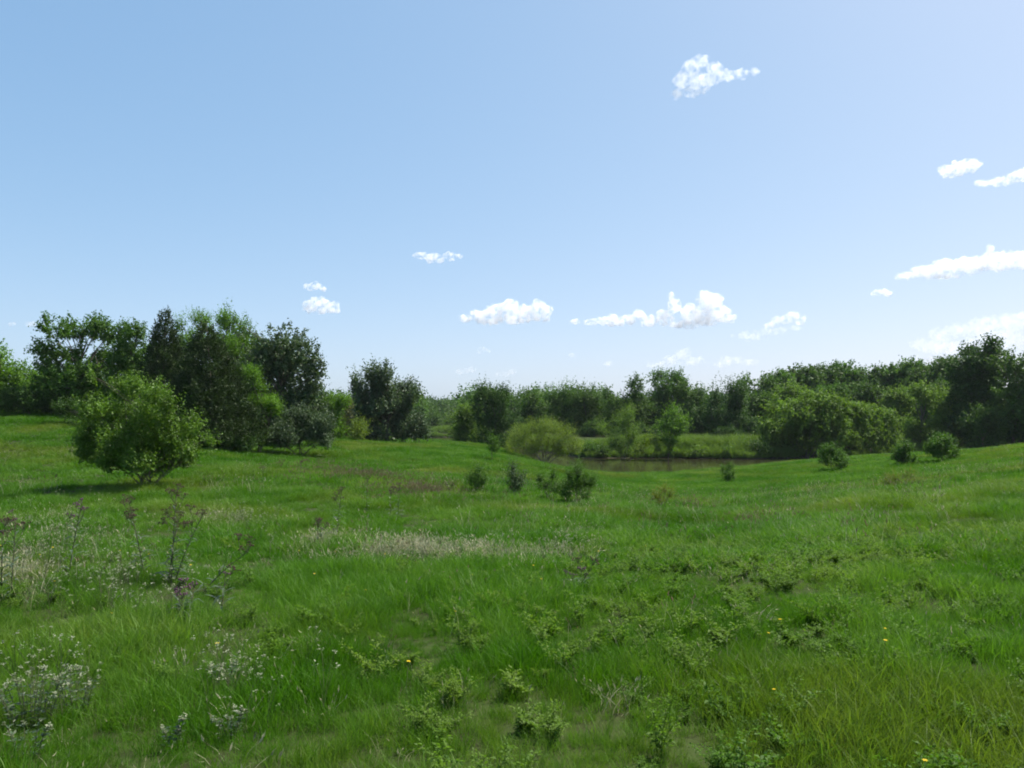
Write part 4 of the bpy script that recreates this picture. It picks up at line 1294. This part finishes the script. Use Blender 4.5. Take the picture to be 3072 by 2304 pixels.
# ------------------------------------------------------------------ clouds: drifts of droplets, each a body of its own
TAU = 2.3
_p = (1 + 5 ** 0.5) / 2
ICO = norm(np.array([(-1, _p, 0), (1, _p, 0), (-1, -_p, 0), (1, -_p, 0), (0, -1, _p), (0, 1, _p), (0, -1, -_p), (0, 1, -_p), (_p, 0, -1), (_p, 0, 1), (-_p, 0, -1), (-_p, 0, 1)], float))
ICOF = np.array([(0, 11, 5), (0, 5, 1), (0, 1, 7), (0, 7, 10), (0, 10, 11), (1, 5, 9), (5, 11, 4), (11, 10, 2), (10, 7, 6), (7, 1, 8), (3, 9, 4), (3, 4, 2), (3, 2, 6), (3, 6, 8), (3, 8, 9), (4, 9, 5), (2, 4, 11), (6, 2, 10), (8, 6, 7), (9, 8, 1)])


def cloud(label, d, puffs, seed, cover=1.0, ragged=0.55):
    """puffs: (column, row, half width, half height) seen from the meadow; d metres away. A body of vapour grown from droplets' centres"""
    r = np.random.default_rng(seed)
    m = d / F
    base = pix(np.mean([p[0] for p in puffs]), max(p[1] + p[3] for p in puffs), d)
    P, Rr = [], []
    for (u, v, ru, rv) in puffs:
        c = pix(u, v, d) - base
        R = np.array([ru, (ru + rv) * 0.5, rv]) * m
        n = int(40 + 1.5 * ru * rv)
        dd = norm(r.normal(size=(n, 3)))
        rad = r.random(n) ** 0.4
        p = c + dd * R * rad[:, None] * 0.92
        w = fbm(p / (m * 7.0) + seed * 7.3, seed, 4)
        keep = (w - 0.5) * 2 * ragged > (rad - 0.75) * 1.5
        P.append(p[keep]); Rr.append((0.15 + 0.26 * r.random(keep.sum()) * (1.15 - rad[keep])) * min(rv, ru) * m + 1.0 * m)
    P = np.concatenate(P); Rr = np.concatenate(Rr)
    # one closed billowing skin round all the puffs
    ico = ICO[None] * Rr[:, None, None] + P[:, None]
    fc = (ICOF[None] + (np.arange(len(P)) * len(ICO))[:, None, None]).reshape(-1, 3)
    tmp = bpy.data.objects.new('cloud_seed', mesh_np('cloud_seed', ico.reshape(-1, 3), fc))
    COL.objects.link(tmp)
    rm = tmp.modifiers.new('skin', 'REMESH'); rm.mode = 'VOXEL'; rm.voxel_size = 1.15 * m
    sm = tmp.modifiers.new('soft', 'SMOOTH'); sm.factor = 0.5; sm.iterations = 2
    dg = bpy.context.evaluated_depsgraph_get()
    me = bpy.data.meshes.new_from_object(tmp.evaluated_get(dg))
    old = tmp.data
    bpy.data.objects.remove(tmp); bpy.data.meshes.remove(old)
    me.name = 'cloud'
    co = np.empty(len(me.vertices) * 3, np.float32); me.vertices.foreach_get('co', co); co = co.reshape(-1, 3).astype(float)
    nv = np.empty(len(me.vertices) * 3, np.float32); me.vertex_normals.foreach_get('vector', nv); nv = nv.reshape(-1, 3)
    co += nv * ((fbm(co / (m * 4.0) + 31.7, seed + 5, 3) - 0.42) * 5.0 * m)[:, None]
    me.vertices.foreach_set('co', co.astype(np.float32).ravel()); me.update()
    thick = np.mean([min(p[2], p[3]) for p in puffs]) * m
    me.materials.clear()
    me.materials.append(cloud_material(TAU * cover / thick, 1.0 / (5.5 * m)))
    o = link(bpy.data.objects.new('cloud', me)); o.location = base
    tag(o, label, 'cloud', 'fair-weather clouds')
    return o


cloud('ragged hooked cloud highest in the sky', 3000, [(690, 66, 10, 7), (702, 62, 10, 7), (714, 68, 9, 8), (682, 80, 9, 10), (698, 80, 14, 9), (676, 95, 8, 6), (690, 92, 12, 6), (712, 78, 14, 7), (728, 76, 14, 6), (744, 74, 12, 5), (755, 71, 6, 4), (705, 90, 10, 5)], 1, cover=0.42, ragged=1.0)
cloud('small lens-shaped cloud near the right edge', 4200, [(945, 170, 12, 5), (960, 168, 16, 8), (972, 165, 14, 7), (952, 174, 12, 4)], 2, cover=0.9, ragged=0.6)
cloud('thin cloud with rising tip cut by the right edge', 4200, [(982, 183, 12, 4), (1000, 181, 14, 5), (1015, 177, 12, 7), (1030, 174, 14, 9)], 3, cover=0.8, ragged=0.6)
cloud('long bright cloud sloping up to the right edge', 6000, [(903, 276, 14, 4), (925, 271, 20, 7), (948, 266, 22, 9), (972, 265, 22, 10), (996, 262, 22, 11), (990, 248, 6, 6), (1018, 260, 20, 10), (1035, 262, 18, 10), (940, 276, 30, 4)], 4, cover=1.0, ragged=0.6)
cloud('tiny cloud below the long sloping one', 7500, [(876, 293, 6, 3), (882, 291, 6, 4), (888, 293, 5, 3)], 5, cover=0.8)
cloud('big billowing cloud with two white towers', 9000, [(671, 297, 4, 8), (674, 306, 8, 10), (664, 318, 12, 9), (690, 312, 10, 12), (704, 300, 10, 11), (714, 304, 11, 13), (722, 313, 10, 10), (730, 318, 8, 6), (700, 318, 22, 10), (650, 322, 12, 6), (640, 316, 8, 6), (628, 320, 10, 6), (612, 320, 13, 7), (600, 321, 9, 5), (590, 322, 10, 4), (575, 322, 8, 2.5), (684, 324, 22, 5)], 6, cover=1.2, ragged=0.55)
cloud('wide low cloud left of the billowing one', 9200, [(466, 318, 10, 5), (480, 315, 14, 7), (495, 311, 14, 8), (510, 307, 12, 9), (524, 311, 12, 8), (538, 306, 9, 8), (545, 311, 10, 8), (515, 318, 30, 6), (490, 321, 22, 5), (540, 318, 14, 5)], 7, cover=1.1, ragged=0.55)
cloud('humped cloud right of the billowing one', 9800, [(770, 325, 12, 3), (782, 320, 12, 5), (793, 317, 10, 6), (800, 320, 5, 6)], 8, cover=0.55)
cloud('faint sheet drifting under the humped cloud', 9900, [(750, 336, 24, 5), (775, 331, 24, 4), (795, 328, 12, 3)], 9, cover=0.12, ragged=0.3)
cloud('small oval cloud above the lone dark tree', 8800, [(310, 306, 10, 7), (321, 303, 12, 8), (333, 307, 10, 7), (320, 310, 16, 5)], 10, cover=1.0)
cloud('smaller wisp just above the oval cloud', 8400, [(308, 287, 6, 3), (315, 286, 7, 4), (322, 288, 5, 3)], 11, cover=0.7)
cloud('thin two-part cloud in the mid sky', 7400, [(420, 255, 9, 4), (432, 258, 9, 6), (440, 260, 6, 5), (450, 256, 9, 4), (460, 256, 5, 2.5)], 12, cover=0.75)
cloud('hazy cloud bank behind the tall right corner trees', 12500, [(940, 335, 16, 9), (958, 330, 18, 9), (925, 345, 18, 8), (985, 328, 22, 12), (1010, 322, 22, 12), (1030, 320, 16, 14), (1000, 340, 40, 12), (950, 348, 40, 9), (960, 360, 60, 6)], 13, cover=0.28, ragged=0.8)
cloud('faint double cloud low above the pond-side trees', 14000, [(672, 360, 14, 6), (684, 353, 9, 7), (695, 361, 14, 5), (660, 365, 18, 4), (735, 360, 16, 5), (748, 362, 14, 4), (722, 364, 14, 3)], 14, cover=0.2, ragged=0.8)
cloud('tiny faint puff below the wide low cloud', 13000, [(482, 350, 6, 3), (488, 351, 4, 2)], 15, cover=0.18)
cloud('low faint streak above the two-pronged dark tree', 15000, [(462, 371, 9, 2.5), (472, 369, 6, 3)], 16, cover=0.18)
cloud('low faint streak right of the two-pronged dark tree', 15000, [(503, 374, 9, 2.5), (512, 372, 6, 3)], 17, cover=0.16)
cloud('tiny faint puff left of the faint double cloud', 13500, [(572, 356, 6, 2.5), (608, 364, 8, 3)], 18, cover=0.14)
cloud('pale smudge of cloud at the far left over the grove', 13000, [(30, 324, 12, 2.5), (48, 324, 7, 2.5), (12, 324, 5, 2)], 19, cover=0.16)

# ------------------------------------------------------------------ haze
hv = np.array([(x, y, z) for z in (-8.0, 48.0) for (x, y) in ((-6000, -400), (6000, -400), (6000, 6400), (-6000, 6400))], float)
hq = np.array([[3, 2, 1, 0], [4, 5, 6, 7], [0, 1, 5, 4], [1, 2, 6, 5], [2, 3, 7, 6], [3, 0, 4, 7]])
hm, hn, hl = new_mat('air')
ho = hn.new('ShaderNodeOutputMaterial'); hp = hn.new('ShaderNodeVolumePrincipled')
hp.inputs['Color'].default_value = (0.86, 0.92, 1.0, 1)
hp.inputs['Density'].default_value = 0.00008
hl.new(hp.outputs[0], ho.inputs['Volume'])
haze = obj_np('haze', hv, hq, hm)
tag(haze, 'thin pale air over the meadow and the far hills', 'haze', kind='stuff')
